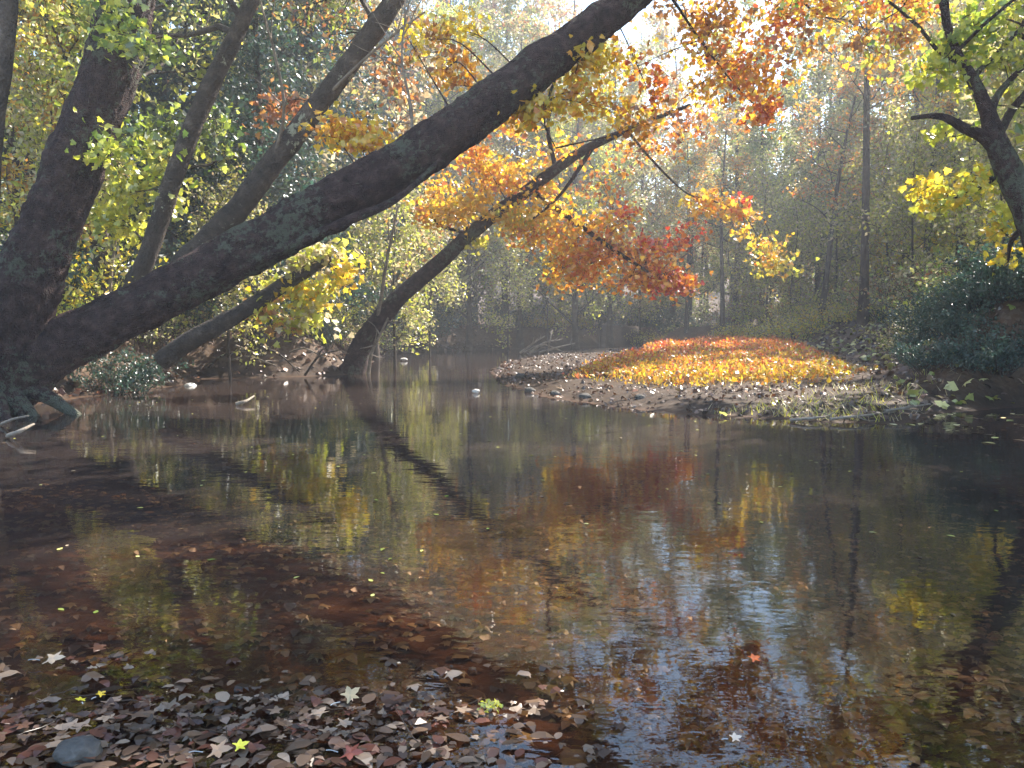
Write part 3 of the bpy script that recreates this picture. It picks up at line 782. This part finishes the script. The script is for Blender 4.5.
# far woodland closing the view, one mass
w, c = MB(), MB()
cen = []
for k in range(150):
    a = R.uniform(-.95, .95); d = R.uniform(66, 105)
    x, y = d * math.sin(a), d * math.cos(a)
    g = hz(x, y)
    hh = R.uniform(12, 17)
    ang = math.degrees(a)
    if 4 < ang < 18: hh *= .62
    tube(w, wander((x, y, g - .3), (0, 0, 1), hh * .9, 5, .04), np.linspace(.2, .05, 6), 5, cap=False)
    m = 520
    q = R.normal(size=(m, 3)); q /= np.linalg.norm(q, axis=1)[:, None]; q *= R.random((m, 1)) ** .4
    q = q * [2.9, 2.9, hh * .5] + [x, y, g + hh * .52]
    q = q + 0.5 * np.sin(q[:, [1, 2, 0]] * 2)
    leaves(c, q, .42, [['olive', 'green', 'beige', 'dark', 'rust', 'olive'][R.integers(6)], 'olive'], 'rhomb')
fo = c.build('far_woodland', M_LEAF, smooth=False)
tag(fo, 'hazy mass of autumn woodland closing the view beyond the creek', 'woodland', kind='stuff')
tr = w.build('trunk', M_BARK2, fo); tr['kind'] = 'stuff'

# ------------------------------------------------------------------ shrubs
def shrub_proto(h, wd, pal, n_stem, per, size, shape='rhomb', drp=.2):
    w, c = MB(), MB(); tips = []
    for i in range(n_stem):
        a = R.uniform(0, 6.28); r = R.random() ** .6
        s = np.array([math.cos(a) * wd * .35 * r, math.sin(a) * wd * .35 * r, -.05])
        p = wander(s, (math.cos(a) * r * .9, math.sin(a) * r * .9, 1), h * R.uniform(.6, 1.05), 6, .16)
        tube(w, p, np.linspace(.014, .004, len(p)), 4, cap=False)
        tips.append(p)
        for _ in range(3):
            k = R.integers(2, 6)
            b = wander(p[k], (R.normal(), R.normal(), .5), h * .35, 4, .2)
            tube(w, b, np.linspace(.007, .003, len(b)), 3, cap=False); tips.append(b)
    leaves(c, tip_points(tips, per, np.array([.1, .1, .07])), size, pal, shape, flat=.2, droop=drp)
    wo = w.build('stem', M_BARK2); co_ = c.build('foliage', M_LEAF, smooth=False)
    COL.objects.unlink(wo); COL.objects.unlink(co_)
    return wo, co_


SHR = {
    'lime': shrub_proto(1.5, 2.2, ['lime', 'olive'], 26, 16, .1),
    'olive': shrub_proto(1.9, 2.4, ['olive', 'green', 'beige'], 26, 16, .1),
    'dark': shrub_proto(1.5, 2.4, ['dark', 'teal', 'teal'], 34, 22, .1),  # leaves coloured darker and bluer to paint in the right bank's shade
    'yellow': shrub_proto(2.0, 2.0, ['yellow', 'lime'], 20, 14, .11),
    'beige': shrub_proto(1.8, 2.2, ['beige', 'rust', 'olive'], 24, 13, .1),
    'pale': shrub_proto(1.0, 2.6, ['lime', 'yellow', 'beige'], 44, 16, .08),
}
SHW = {'lime': 'yellow-green', 'olive': 'olive', 'dark': 'dark green', 'yellow': 'golden yellow', 'beige': 'brownish beige', 'pale': 'pale straw-green'}
shr = []


def shrub(kind, px, Y, sc, area, gx=None):
    x = (px - 512) / F * Y if gx is None else gx
    o = empty('shrub', (x, Y, hz(x, Y) - .04), None, 'shrub', rz=R.uniform(0, 6.28), sc=sc)
    for ch in SHR[kind]:
        c = ch.copy(); COL.objects.link(c); c.parent = o
    shr.append((area, kind, px, o))


for a in [
    # left bank
    ('yellow', 62, 14.5, 1.0, 'left'), ('lime', 40, 13.5, .8, 'left'), ('lime', 85, 17, 1.1, 'left'), ('yellow', 118, 18, 1.0, 'left'), ('olive', 150, 16.5, .9, 'left'), ('dark', 175, 19, 1.2, 'left'), ('lime', 215, 21, 1.0, 'left'),
    ('dark', 240, 23, 1.3, 'left'), ('olive', 275, 22, 1.0, 'left'), ('lime', 305, 22, .9, 'left'), ('yellow', 285, 21, .6, 'left'), ('dark', 325, 25, 1.3, 'left'), ('beige', 250, 20.5, .55, 'left'), ('beige', 210, 19.6, .5, 'left'), ('dark', 270, 19.8, .6, 'left'), ('dark', 300, 19.9, .65, 'left'), ('olive', 285, 20.3, .5, 'left'), ('dark', 325, 21, .6, 'left'), ('dark', 235, 20, .5, 'left'), ('olive', 340, 23, .8, 'left'), ('dark', 120, 14.3, .6, 'left'), ('dark', -20, 15, 1.3, 'left'), ('dark', 20, 18, 1.4, 'left'),
    # far bank
    ('dark', 350, 29, 1.2, 'middle'), ('olive', 375, 31, 1.0, 'middle'), ('dark', 405, 36, 1.3, 'middle'), ('lime', 425, 40, 1.0, 'middle'), ('olive', 450, 40.5, .9, 'middle'), ('dark', 470, 42, 1.3, 'middle'), ('dark', 500, 42, .9, 'middle'),
    ('pale', 545, 43.5, .9, 'middle'), ('pale', 575, 46, 1.0, 'middle'), ('olive', 540, 47, 1.2, 'middle'), ('olive', 610, 52, 1.2, 'middle'), ('dark', 640, 53, 1.3, 'middle'), ('olive', 580, 52, 1.3, 'middle'), ('dark', 560, 50, 1.5, 'middle'), ('dark', 600, 49, 1.3, 'middle'), ('olive', 625, 50, 1.4, 'middle'), ('dark', 655, 55, 1.6, 'middle'), ('olive', 685, 54, 1.6, 'bar'), ('lime', 650, 47, .8, 'middle'), ('dark', 440, 46, 1.6, 'middle'), ('olive', 500, 48, 1.6, 'middle'),
    # behind the bar
    ('pale', 775, 33, 1.1, 'bar'), ('pale', 802, 31.5, 1.2, 'bar'), ('pale', 830, 32.5, 1.2, 'bar'), ('lime', 815, 34.5, 1.1, 'bar'), ('olive', 880, 28, .8, 'bar'), ('lime', 905, 30, 1.1, 'bar'), ('olive', 890, 33, 1.3, 'bar'), ('lime', 945, 28, 1.1, 'bar'), ('olive', 930, 24, .9, 'bar'), ('dark', 905, 21.5, .7, 'bar'),
    ('olive', 970, 26, 1.3, 'bar'), ('olive', 1000, 24, 1.4, 'bar'), ('beige', 960, 31, 1.5, 'bar'), ('beige', 740, 42, 1.2, 'bar'), ('olive', 700, 46, 1.3, 'bar'), ('dark', 670, 49, 1.3, 'bar'), ('olive', 850, 36, 1.3, 'bar'), ('dark', 725, 48, 1.4, 'bar'), ('beige', 870, 38, 1.6, 'bar'), ('beige', 920, 38, 1.6, 'bar'), ('lime', 985, 34, 1.6, 'bar'),
        ('pale', 740, 36, 1.1, 'bar'), ('pale', 860, 30, .9, 'bar'), ('beige', 890, 27, 1.2, 'bar'), ('pale', 925, 26, 1.2, 'bar'), ('beige', 950, 23, 1.2, 'bar'), ('lime', 870, 33, 1.5, 'bar'), ('beige', 985, 21, 1.3, 'bar'), ('beige', 790, 38, 1.5, 'bar'), ('lime', 760, 39, 1.2, 'bar'), ('beige', 840, 42, 1.8, 'bar'),
    # right bank
    ('dark', 925, 15.2, .45, 'right'), ('dark', 948, 13.8, .45, 'right'), ('dark', 985, 13.4, .5, 'right'), ('dark', 1020, 13.6, .6, 'right'), ('dark', 965, 15.5, .5, 'right'), ('dark', 1005, 15.5, .6, 'right'), ('dark', 1050, 14, .9, 'right'), ('olive', 915, 17.5, .6, 'right'), ('dark', 945, 18, .7, 'right'), ('lime', 980, 19, 1.2, 'right'), ('olive', 1020, 18, 1.3, 'right'),
    ('dark', 985, 14.1, .5, 'right'), ('dark', 1012, 13.0, .5, 'right'), ('dark', 1030, 12.9, .55, 'right'), ('dark', 1035, 14.6, .8, 'right'), ('dark', 960, 13.0, .4, 'right'), ('dark', 1045, 13.2, .6, 'right'), ('dark', 935, 12.6, .35, 'right'), ('dark', 965, 12.3, .4, 'right'), ('dark', 1000, 12.3, .45, 'right'), ('dark', 1035, 12.3, .5, 'right'),
]:
    shrub(*a)
SRW = {'left': 'on the left bank', 'middle': 'on the far bank at creek end', 'bar': 'behind the orange grass', 'right': 'on the steep right bank'}
cnt = {}
for ar, kind, px, o in sorted(shr, key=lambda q: q[2]):
    cnt.setdefault((ar, kind), []).append(o)
for (ar, kind), os_ in cnt.items():
    for k, o in enumerate(os_):
        o['label'] = f'the only {SHW[kind]} shrub {SRW[ar]}' if len(os_) == 1 else f'{ORD[k + 1]} {SHW[kind]} shrub from left, {SRW[ar]}'
        o['group'] = 'shrubs ' + SRW[ar]

# ------------------------------------------------------------------ grass on the bar
GRASS = [(1.2, 14.6), (2.2, 13.1), (4.2, 12.9), (6.2, 13.6), (7.4, 15.8), (8.2, 20), (9.2, 24), (10.4, 28), (7.5, 31), (4.8, 28.5), (3.4, 24), (1.9, 20.5), (1.0, 17)]
n = 200000
x = R.uniform(.5, 10, n); y = R.uniform(13, 31, n)
sd = sdist(x, y, GRASS) + (.45 * vn(x, y, 1.3, 9) + .3 * vn(x, y, 4.5, 10))
den = np.clip(-sd / 1.6, 0, 1) ** 1.3 * (0.62 + .95 * vn(x, y, 2.6, 11))
k = R.random(n) < den
x, y, sd = x[k], y[k], sd[k]
gz = height(x, y)
mb = MB()
tall = (.18 + .2 * sst(15, 27, y)) * np.clip(-sd / .8, .3, 1) * np.clip(1 + .75 * vn(x, y, 1.9, 12), .35, 2)
zz = R.random(len(x)) ** .8
cpos = np.stack([x, y, gz + tall * zz], 1)
f = np.clip((y - 14.0 - .4 * (x - 3) + 2.8 * vn(x, y, .9, 13) + R.normal(0, 2.6, len(x))) / 9, 0, 1)
ca = colors(['yellow', 'yellow', 'orange', 'orange', 'rust'], len(x)) * .78; cb = colors(['red', 'red', 'rust', 'orange'], len(x))
tc = np.where((R.random(len(x)) < f)[:, None], cb * [1.1, .95, 1.4], ca)
dull = sst(5.0, 7.2, x - .28 * (y - 14) + .5 * vn(x, y, 1.5, 15))
tc = np.where((R.random(len(x)) < dull * .8)[:, None], colors(['beige', 'olive', 'rust'], len(x)), tc)
up_m = R.random(len(x)) < .45
leaves(mb, cpos[~up_m], .062, None, 'rhomb', tint=tc[~up_m])
leaves(mb, cpos[up_m] + [0, 0, .03], .115 * (.6 + .6 * R.random(up_m.sum())), None, 'rhomb', tint=tc[up_m] * .95, droop=-2.2)
# stems
kk = R.random(len(x)) < .2
b = np.stack([x[kk], y[kk], gz[kk]], 1); m = len(b)
lean_ = R.normal(size=(m, 3)) * [.1, .1, 0]; hgt = (tall[kk] * R.uniform(.8, 1.5, m))[:, None]
sd_ = R.normal(size=(m, 3)); sd_[:, 2] = 0; sd_ *= .006 / (np.linalg.norm(sd_, axis=1)[:, None] + 1e-9)
Vv = np.stack([b - sd_, b + sd_, b + lean_ + hgt * [0, 0, 1]], 1)
mb.add(Vv.reshape(-1, 3), np.arange(m * 3).reshape(m, 3), tc[kk] * .8)
tag(mb.build('grass', M_GRASS, smooth=False), 'sunlit yellow to orange-red low grass carpeting the gravel bar', 'grass', kind='stuff')

# pale straw tufts at the near edge of the bar
mb = MB()
for (px, py, n, wd) in [(790, 412, 260, .5), (830, 416, 220, .4), (765, 414, 100, .3), (860, 408, 160, .5), (715, 412, 60, .2), (880, 398, 200, .6)]:
    c0 = G(px, py, .06)
    bx = c0[0] + R.normal(size=n) * wd; by = c0[1] + R.normal(size=n) * wd * .7
    zg = height(bx, by); ok = zg > 0.01
    bx, by, zg = bx[ok], by[ok], zg[ok]; m = len(bx)
    b = np.stack([bx, by, zg], 1); d = R.normal(size=(m, 3)) * .08; d[:, 2] = R.uniform(.05, .14, m)
    s = R.normal(size=(m, 3)); s[:, 2] = 0; s *= .006 / np.linalg.norm(s, axis=1)[:, None]
    mb.add(np.stack([b - s, b + s, b + d], 1).reshape(-1, 3), np.arange(m * 3).reshape(m, 3), colors(['beige', 'lime'], m))
tag(mb.build('grass', M_GRASS, smooth=False), 'thin pale straw tufts along the muddy water edge of the bar', 'grass', kind='stuff')


# ------------------------------------------------------------------ leaf litter
def scatter_litter(n, xr, yr, keep, size, pal, zoff=.015, shape='lobed', flat=.7, name='leaf_litter', label='', mat=M_LITTER):
    x = R.uniform(*xr, n); y = R.uniform(*yr, n)
    z = height(x, y); k = keep(x, y, z)
    x, y, z = x[k], y[k], z[k]
    m_ = MB(); leaves(m_, np.stack([x, y, z + zoff + R.random(len(x)) * .02], 1), size * R.uniform(.55, 1.4, len(x)), pal, shape, flat=flat, curl=1.6)
    return tag(m_.build(name, mat, smooth=False), label, 'leaf litter', kind='stuff')


scatter_litter(26000, (-.9, 9), (9.2, 40), lambda x, y, z: (z > .004) & (sdist(x, y, BAR) < .3) & (sdist(x, y, GRASS) > -.2) & (R.random(len(x)) < np.clip(22 / y - .5, .1, 1) * np.clip(.55 + .6 * vn(x, y, 1.1, 21), .08, 1)), .06, ['litter', 'litter', 'litter', 'bed'], label='brown fallen leaves and pebbly debris on the mud of the bar', flat=.5)
scatter_litter(30000, (-16, 0), (9, 42), lambda x, y, z: (z > .01) & (R.random(len(x)) < .6), .11, ['litter', 'litter', 'bed'], label='brown fallen leaves covering the left bank', flat=.5)
scatter_litter(14000, (5, 16), (10, 36), lambda x, y, z: (z > .02) & (sdist(x, y, BAR) > 0) & (R.random(len(x)) < .5), .13, ['litter', 'olive'], label='brown fallen leaves covering the right bank', flat=.5)
scatter_litter(16000, (-5, 5), (1.4, 9), lambda x, y, z: (z < -.01) & (R.random(len(x)) < np.clip(1.35 - y / 7, .12, 1)), (.055), 'bed', zoff=.002, flat=.93, shape='lobed', label='rust brown leaves sunk on the creek bed in the shallows', name='sunken_leaves')


# floating leaf rafts in the foreground (each raft a loose drift of leaves)
mb = MB()
fl = []
for (px, py, rx, ry, n) in [(55, 662, 60, 6, 34), (110, 660, 22, 4, 10), (20, 700, 40, 10, 20), (60, 722, 90, 10, 90), (170, 712, 80, 9, 75), (150, 735, 150, 14, 170), (300, 720, 80, 12, 110), (380, 712, 70, 8, 70), (460, 716, 60, 5, 40), (250, 700, 50, 6, 26),
                             (330, 745, 120, 16, 170), (420, 757, 90, 10, 70), (90, 760, 120, 14, 150), (240, 762, 120, 10, 120), (200, 690, 120, 10, 30), (500, 740, 80, 20, 26), (330, 700, 60, 5, 22), (20, 752, 50, 16, 60)]:
    n = int(n * .5)
    qx = px + R.normal(size=n) * rx * .9; qy = py + R.normal(size=n) * ry * 1.0
    fl.append(np.array([G(a, b_) for a, b_ in zip(qx, np.maximum(qy, 640))]))
fl = np.vstack(fl); fl[:, 2] = .004 + R.random(len(fl)) * .012
h_ = len(fl) // 2
leaves(mb, fl[:h_], .055 * R.uniform(.4, 1.5, h_), 'float', 'maple', flat=.9, curl=1.2)
leaves(mb, fl[h_:], .05 * R.uniform(.5, 1.6, len(fl) - h_), 'float', 'oval', flat=.92, curl=.9)
fx = np.array([G(a, b_) for a, b_ in zip(R.uniform(-60, 620, 170), 655 + 125 * R.random(170) ** .7)]); fx[:, 2] = .005
leaves(mb, fx, .045 * R.uniform(.4, 1.3, 170), ['float', 'litter', 'float'], 'lobed', flat=.9, curl=1.5)
# broken stems and twigs caught in the drift
for _ in range(26):
    a0 = G(R.uniform(-40, 520), R.uniform(690, 775)); a0[2] = .012
    d_ = R.normal(size=3) * [1, .5, .06]; L_ = R.uniform(.05, .22)
    tube(mb, wander(a0, d_, L_, 5, .12), np.linspace(.0022, .001, 6), 5, tint=(.07, .045, .03))
tag(mb.build('floating_leaves', M_WETLEAF, smooth=False), 'drift of wet brown and pale fallen leaves floating in the near shallows', 'leaf litter', kind='stuff')
# sparse flecks elsewhere on the water
mb = MB()
n = 420
xx = R.uniform(-6, 8, n); yy = R.uniform(3.2, 14, n); k = height(xx, yy) < -.01
q = np.stack([xx[k], yy[k], np.full(k.sum(), .004)], 1)
leaves(mb, q, .045, ['float', 'olive'], 'oval', flat=.97, curl=.4)
k2 = []
for (a, b_) in [(900, 408), (930, 414), (960, 420), (990, 428), (880, 414), (1000, 416), (920, 424), (870, 420), (950, 430), (1010, 440)]:
    for _ in range(7): k2.append(G(a + R.normal() * 16, b_ + R.normal() * 3) + [0, 0, .005])
leaves(mb, np.array(k2), .13, ['float', 'beige'], 'oval', flat=.97, curl=.4)
tag(mb.build('floating_flecks', M_WETLEAF, smooth=False), 'tiny scattered leaf flecks drifting on the open water', 'leaf litter', kind='stuff')


def one_leaf(px, py, size, col, label, z=.02, shape='maple', ang=0.0, tiltv=(0.1, -.25)):
    m_ = MB(); S = SHAPES[shape].copy(); S[:, 2] *= .9
    c0 = G(px, py, z) if z is not None else G(px, py)
    ca, sa = math.cos(ang), math.sin(ang)
    Vv = np.stack([S[:, 0] * ca - S[:, 1] * sa, S[:, 0] * sa + S[:, 1] * ca, S[:, 2] + tiltv[0] * S[:, 0] + abs(tiltv[1]) * S[:, 1]], 1) * size
    ctr = np.vstack([Vv, [Vv.mean(0) + [0, 0, -.02 * size]]])
    k = len(S)
    m_.add(ctr, np.array([[i_, (i_ + 1) % k, k] for i_ in range(k)]), col)
    # stalk
    tube(m_, smooth_path([[0, 0, 0], [-.3 * size * ca, -.3 * size * sa, .05 * size], [-.5 * size * ca, -.5 * size * sa, .02 * size]], 4), .0016, 4)
    o = m_.build('fallen_leaf', M_WETLEAF, smooth=False); o.location = c0
    tag(o, label, 'leaf')


one_leaf(728, 739, .04, (.72, .58, .42), 'single pale tan leaf floating alone at the lower right of centre', ang=.2)
one_leaf(230, 749, .05, (.85, .68, .08), 'bright yellow leaf lying on the brown leaf drift at the bottom of the photo', ang=.6)
one_leaf(203, 752, .075, (.42, .3, .18), 'curled tan leaf touching the bright yellow leaf on its left', ang=.1)
one_leaf(96, 697, .035, (.85, .6, .05), 'small golden leaf between the two leaf drifts at lower left', ang=1.2)
one_leaf(82, 702, .035, (.8, .55, .05), 'small amber leaf just left of the small golden leaf', ang=2.2)
one_leaf(722, 415, .16, (.9, .85, .15), 'small bright yellow leaf at the water edge of the bar', z=.04, ang=1.0)
one_leaf(748, 660, .05, (.85, .25, .05), 'lone orange leaf floating in open water right of the blue sky reflection', z=.006, ang=.4)
one_leaf(338, 752, .07, (.22, .08, .05), 'large reddish leaf floating at the bottom edge near the centre left', ang=-.2)
one_leaf(40, 660, .08, (.36, .28, .22), 'large pale curled leaf leading the small drift at the left edge', ang=.1)
one_leaf(340, 702, .07, (.36, .28, .18), 'tan leaf standing up at the far rim of the leaf drift', ang=.8, tiltv=(.3, .3))


# ------------------------------------------------------------------ stones, sticks, sprig
def stone(px, py, sz, mat, label, zc=None, sq=.6):
    me = bpy.data.meshes.new('stone')
    import bmesh
    bm = bmesh.new(); bmesh.ops.create_icosphere(bm, subdivisions=4, radius=1)
    sd0 = R.uniform(0, 50)
    for v in bm.verts:
        f = 1 + .22 * noise.noise(v.co * 1.3 + Vector((sd0, 0, 0))) + .06 * noise.noise(v.co * 4 + Vector((0, sd0, 0)))
        v.co = Vector((v.co.x * sz * f, v.co.y * sz * .8 * f, v.co.z * sz * sq * f))
    bm.to_mesh(me); bm.free(); me.materials.append(mat)
    for p_ in me.polygons: p_.use_smooth = True
    o = bpy.data.objects.new('stone', me); COL.objects.link(o)
    c0 = G(px, py); o.location = (c0[0], c0[1], (hz(c0[0], c0[1]) + sz * sq * .35) if zc is None else zc)
    tag(o, label, 'stone')
    return o


stone(78, 757, .062, M_STONE, 'wet dark rounded stone breaking the water at the lower left corner', zc=.012, sq=.62)
stone(190, 386, .12, M_PALESTONE, 'larger pale stone at the foot of the left bank')
stone(476, 393, .07, M_PALESTONE, 'white stone in the shallows left of the bar tip', zc=.03)
stone(404, 361, .12, M_PALESTONE, 'pale stone by the water just right of the bent tree base', zc=.06, sq=.4)
for i_, (px, py, s_, wh) in enumerate([(500, 372, .12, 'at the very tip of the bar'), (520, 380, .1, 'on the mud behind the bar tip'), (530, 392, .1, 'near the bar edge below the tip'), (555, 396, .09, 'on the bar edge under the yellow grass corner'), (585, 400, .1, 'half way along the muddy bar edge'), (640, 404, .08, 'on the dark mud in front of the grass')]):
    stone(px, py, s_, M_STONE, 'brown stone ' + wh)


def stick(name, pts, r, mat, label, cat='stick', twigs=0):
    m_ = MB(); p = smooth_path(pts, 8)
    tube(m_, p, np.linspace(r, r * .45, len(p)), 8, rough=.1, nscale=12)
    for _ in range(twigs):
        k = R.integers(len(p) // 4, len(p) - 1)
        d = unit(p[k] - p[k - 1]) + R.normal(size=3) * .55
        t = wander(p[k], d, np.linalg.norm(p[-1] - p[0]) * R.uniform(.15, .35), 5, .15)
        tube(m_, t, np.linspace(r * .45, r * .12, len(t)), 5)
    b0 = np.array(pts[0], float)
    o = m_.build(name, mat, origin=b0); o.location = b0
    return tag(o, label, cat)


Gz = lambda a, b_, z=.03: G(a, b_, z)
stick('driftwood', [Gz(8, 436), Gz(20, 431, .1), Gz(34, 424, .15)], .028, M_PALE, 'short pale driftwood stick at the foot of the leaning sycamore', 'driftwood')
stick('driftwood', [Gz(2, 424), Gz(14, 419, .12), Gz(28, 416, .2)], .022, M_PALE, 'upper of two pale driftwood sticks beside the sycamore roots', 'driftwood')
stick('driftwood', [Gz(236, 404, .02), Gz(246, 401, .06), Gz(254, 396, .1)], .03, M_PALE, 'pale stub of wood lying on the water below the left bank', 'driftwood')
stick('driftwood', [P(236, 346, 18.2), P(247, 350, 18.1), P(255, 353, 18)], .035, M_PALE, 'broken pale stick leaning on the left bank', 'driftwood')
stick('dead_branch', [P(377, 324, 19.8), P(386, 265, 19.2), P(392, 235, 19), P(398, 206, 19)], .05, M_PALE, 'bleached dead branch standing upright beside the bent tree trunk', 'branch', 3)
stick('dead_branch', [P(368, 376, 19.6), P(372, 352, 19.5), P(380, 335, 19.4), P(388, 318, 19.3)], .05, M_PALE, 'pale forked dead wood leaning at the base of the bent tree', 'branch', 6)
stick('dead_branch', [P(272, 165, 13.55), P(284, 112, 13.2), P(276, 60, 12.9), P(262, 8, 12.6), P(250, -40, 12.7)], .03, M_PALE, 'thin pale bare branch rising above the slender leaning stem', 'branch', 6)
stick('dead_branch', [P(322, 100, 13.65), P(368, 56, 13.3), P(400, 30, 13.1), P(425, 12, 13.2)], .03, M_PALE, 'thin pale bare branch angled up to the right of the slender leaning stem', 'branch', 6)
stick('dead_branch', [P(104, 375, 15), P(111, 275, 15), P(116, 240, 15)], .045, M_PALE, 'straight pale pole standing left of the thin leaning tree', 'branch')
stick('dead_branch', [P(404, 166, 12.05), P(412, 118, 12.4), P(402, 60, 12.6), P(406, 10, 12.7)], .03, M_PALE, 'thin pale upright stem seen above the middle of the leaning sycamore', 'branch', 7)
for i_, (a, b_, lab) in enumerate([((520, 352), (545, 336), 'longest stick'), ((530, 345), (560, 340), 'flat lying stick'), ((548, 352), (552, 330), 'upright stick'), ((540, 352), (575, 343), 'low right stick'), ((525, 340), (560, 350), 'crossing stick')]):
    stick('driftwood', [Gz(a[0], 353, .05) + [0, i_ * .2, 0], P((a[0] + b_[0]) / 2, (a[1] + b_[1]) / 2, 33), P(b_[0], b_[1], 33 + i_ * .2)], .05, M_PALE, lab + ' of the pale driftwood tangle beyond the bar tip', 'driftwood', 3)
for k_, (a, b_, z_) in enumerate([((830, 419), (895, 412), .05), ((790, 420), (845, 415), .03), ((885, 411), (930, 404), .1)]):
    stick('driftwood', [Gz(*a, z_), Gz((a[0] + b_[0]) / 2, (a[1] + b_[1]) / 2, z_ + .03), Gz(*b_, z_)], .022, M_PALE, ['middle', 'left', 'right'][k_] + ' one of three grey twigs along the water edge at the right of the bar', 'driftwood', 2)
for i_, (a, b_, r_, lab) in enumerate([((205, 372), (245, 352), .03, 'leftmost'), ((232, 360), (276, 366), .025, 'second'), ((262, 348), (300, 372), .03, 'third'), ((290, 352), (325, 358), .025, 'fourth'), ((305, 375), (338, 350), .03, 'rightmost')]):
    p0, p1 = P(*a, 18.4), P(*b_, 18.0); pm = (p0 + p1) / 2 + [0, -.2, .15]
    stick('dead_branch', [p0, pm, p1], r_, M_PALE if i_ % 2 else M_BARK2, lab + ' of the dead branches tangled along the left bank', 'branch', 5)
# small green weed sprig in the leaf drift
m_ = MB(); c0 = Gz(490, 712, .0)
for a in np.linspace(0, 6.28, 7, endpoint=False):
    d = np.array([math.cos(a), math.sin(a), .8]) * .03
    p = smooth_path([[0, 0, 0], d * .6 + [0, 0, .012], d * 1.25 - [0, 0, .012]], 4)
    tube(m_, p, np.linspace(.002, .001, len(p)), 4, cap=False)
    leaves(m_, p[3:] + 0, .02, 'lime', 'oval', flat=.5)
o = m_.build('weed_sprig', M_LEAF, smooth=False); o.location = c0
tag(o, 'small green weed sprig poking up at the right end of the leaf drift', 'plant')

# ------------------------------------------------------------------ light, sky, air
SUN_AZ, SUN_EL = 47, 47      # degrees right of the view, above the horizon
sd = Vector((math.sin(rad(SUN_AZ)) * math.cos(rad(SUN_EL)), math.cos(rad(SUN_AZ)) * math.cos(rad(SUN_EL)), math.sin(rad(SUN_EL))))
sun = bpy.data.lights.new('sun', 'SUN'); sun.energy = 5.0; sun.angle = rad(.5); sun.color = (1, .93, .82)
so = bpy.data.objects.new('sun', sun); COL.objects.link(so)
so.rotation_euler = sd.to_track_quat('Z', 'Y').to_euler()
so.location = (20, 20, 40)
world = bpy.data.worlds.new('World'); scene.world = world; world.use_nodes = True
nt = world.node_tree; nt.nodes.clear()
sky = nt.nodes.new('ShaderNodeTexSky'); sky.sky_type = 'NISHITA'; sky.sun_disc = False
sky.dust_density = 0.15; sky.ozone_density = 2.0; sky.air_density = 1.3
sky.sun_elevation = rad(SUN_EL); sky.sun_rotation = rad(SUN_AZ)
bg = nt.nodes.new('ShaderNodeBackground'); bg.inputs[1].default_value = 0.12
wo = nt.nodes.new('ShaderNodeOutputWorld')
nt.links.new(sky.outputs[0], bg.inputs[0]); nt.links.new(bg.outputs[0], wo.inputs[0])

HAZE = 0.0028
mb = MB()
x0, x1, y0, y1, z0, z1 = -165, 165, -35, 175, -2, 32
mb.add([(x0, y0, z0), (x1, y0, z0), (x1, y1, z0), (x0, y1, z0), (x0, y0, z1), (x1, y0, z1), (x1, y1, z1), (x0, y1, z1)],
       [[3, 2, 1, 0], [4, 5, 6, 7], [0, 1, 5, 4], [1, 2, 6, 5], [2, 3, 7, 6], [3, 0, 4, 7]])
m, nt, N, L = new_mat('morning_haze')
pv = N.new('ShaderNodeVolumePrincipled'); pv.inputs['Color'].default_value = (.93, .95, 1, 1)
pv.inputs['Density'].default_value = HAZE; pv.inputs['Anisotropy'].default_value = 0.35
o_ = N.new('ShaderNodeOutputMaterial'); L.new(pv.outputs[0], o_.inputs['Volume'])
tag(mb.build('haze', m, smooth=False), 'thin pale morning haze hanging in the air', 'haze', kind='stuff')

scene.view_settings.view_transform = 'Standard'
scene.view_settings.look = 'None'
scene.view_settings.exposure = 2.0
scene.view_settings.gamma = 1
scene.view_settings.use_curve_mapping = False

scene.cycles.max_bounces = 5
scene.cycles.diffuse_bounces = 3
scene.cycles.volume_bounces = 0
scene.cycles.transparent_max_bounces = 8
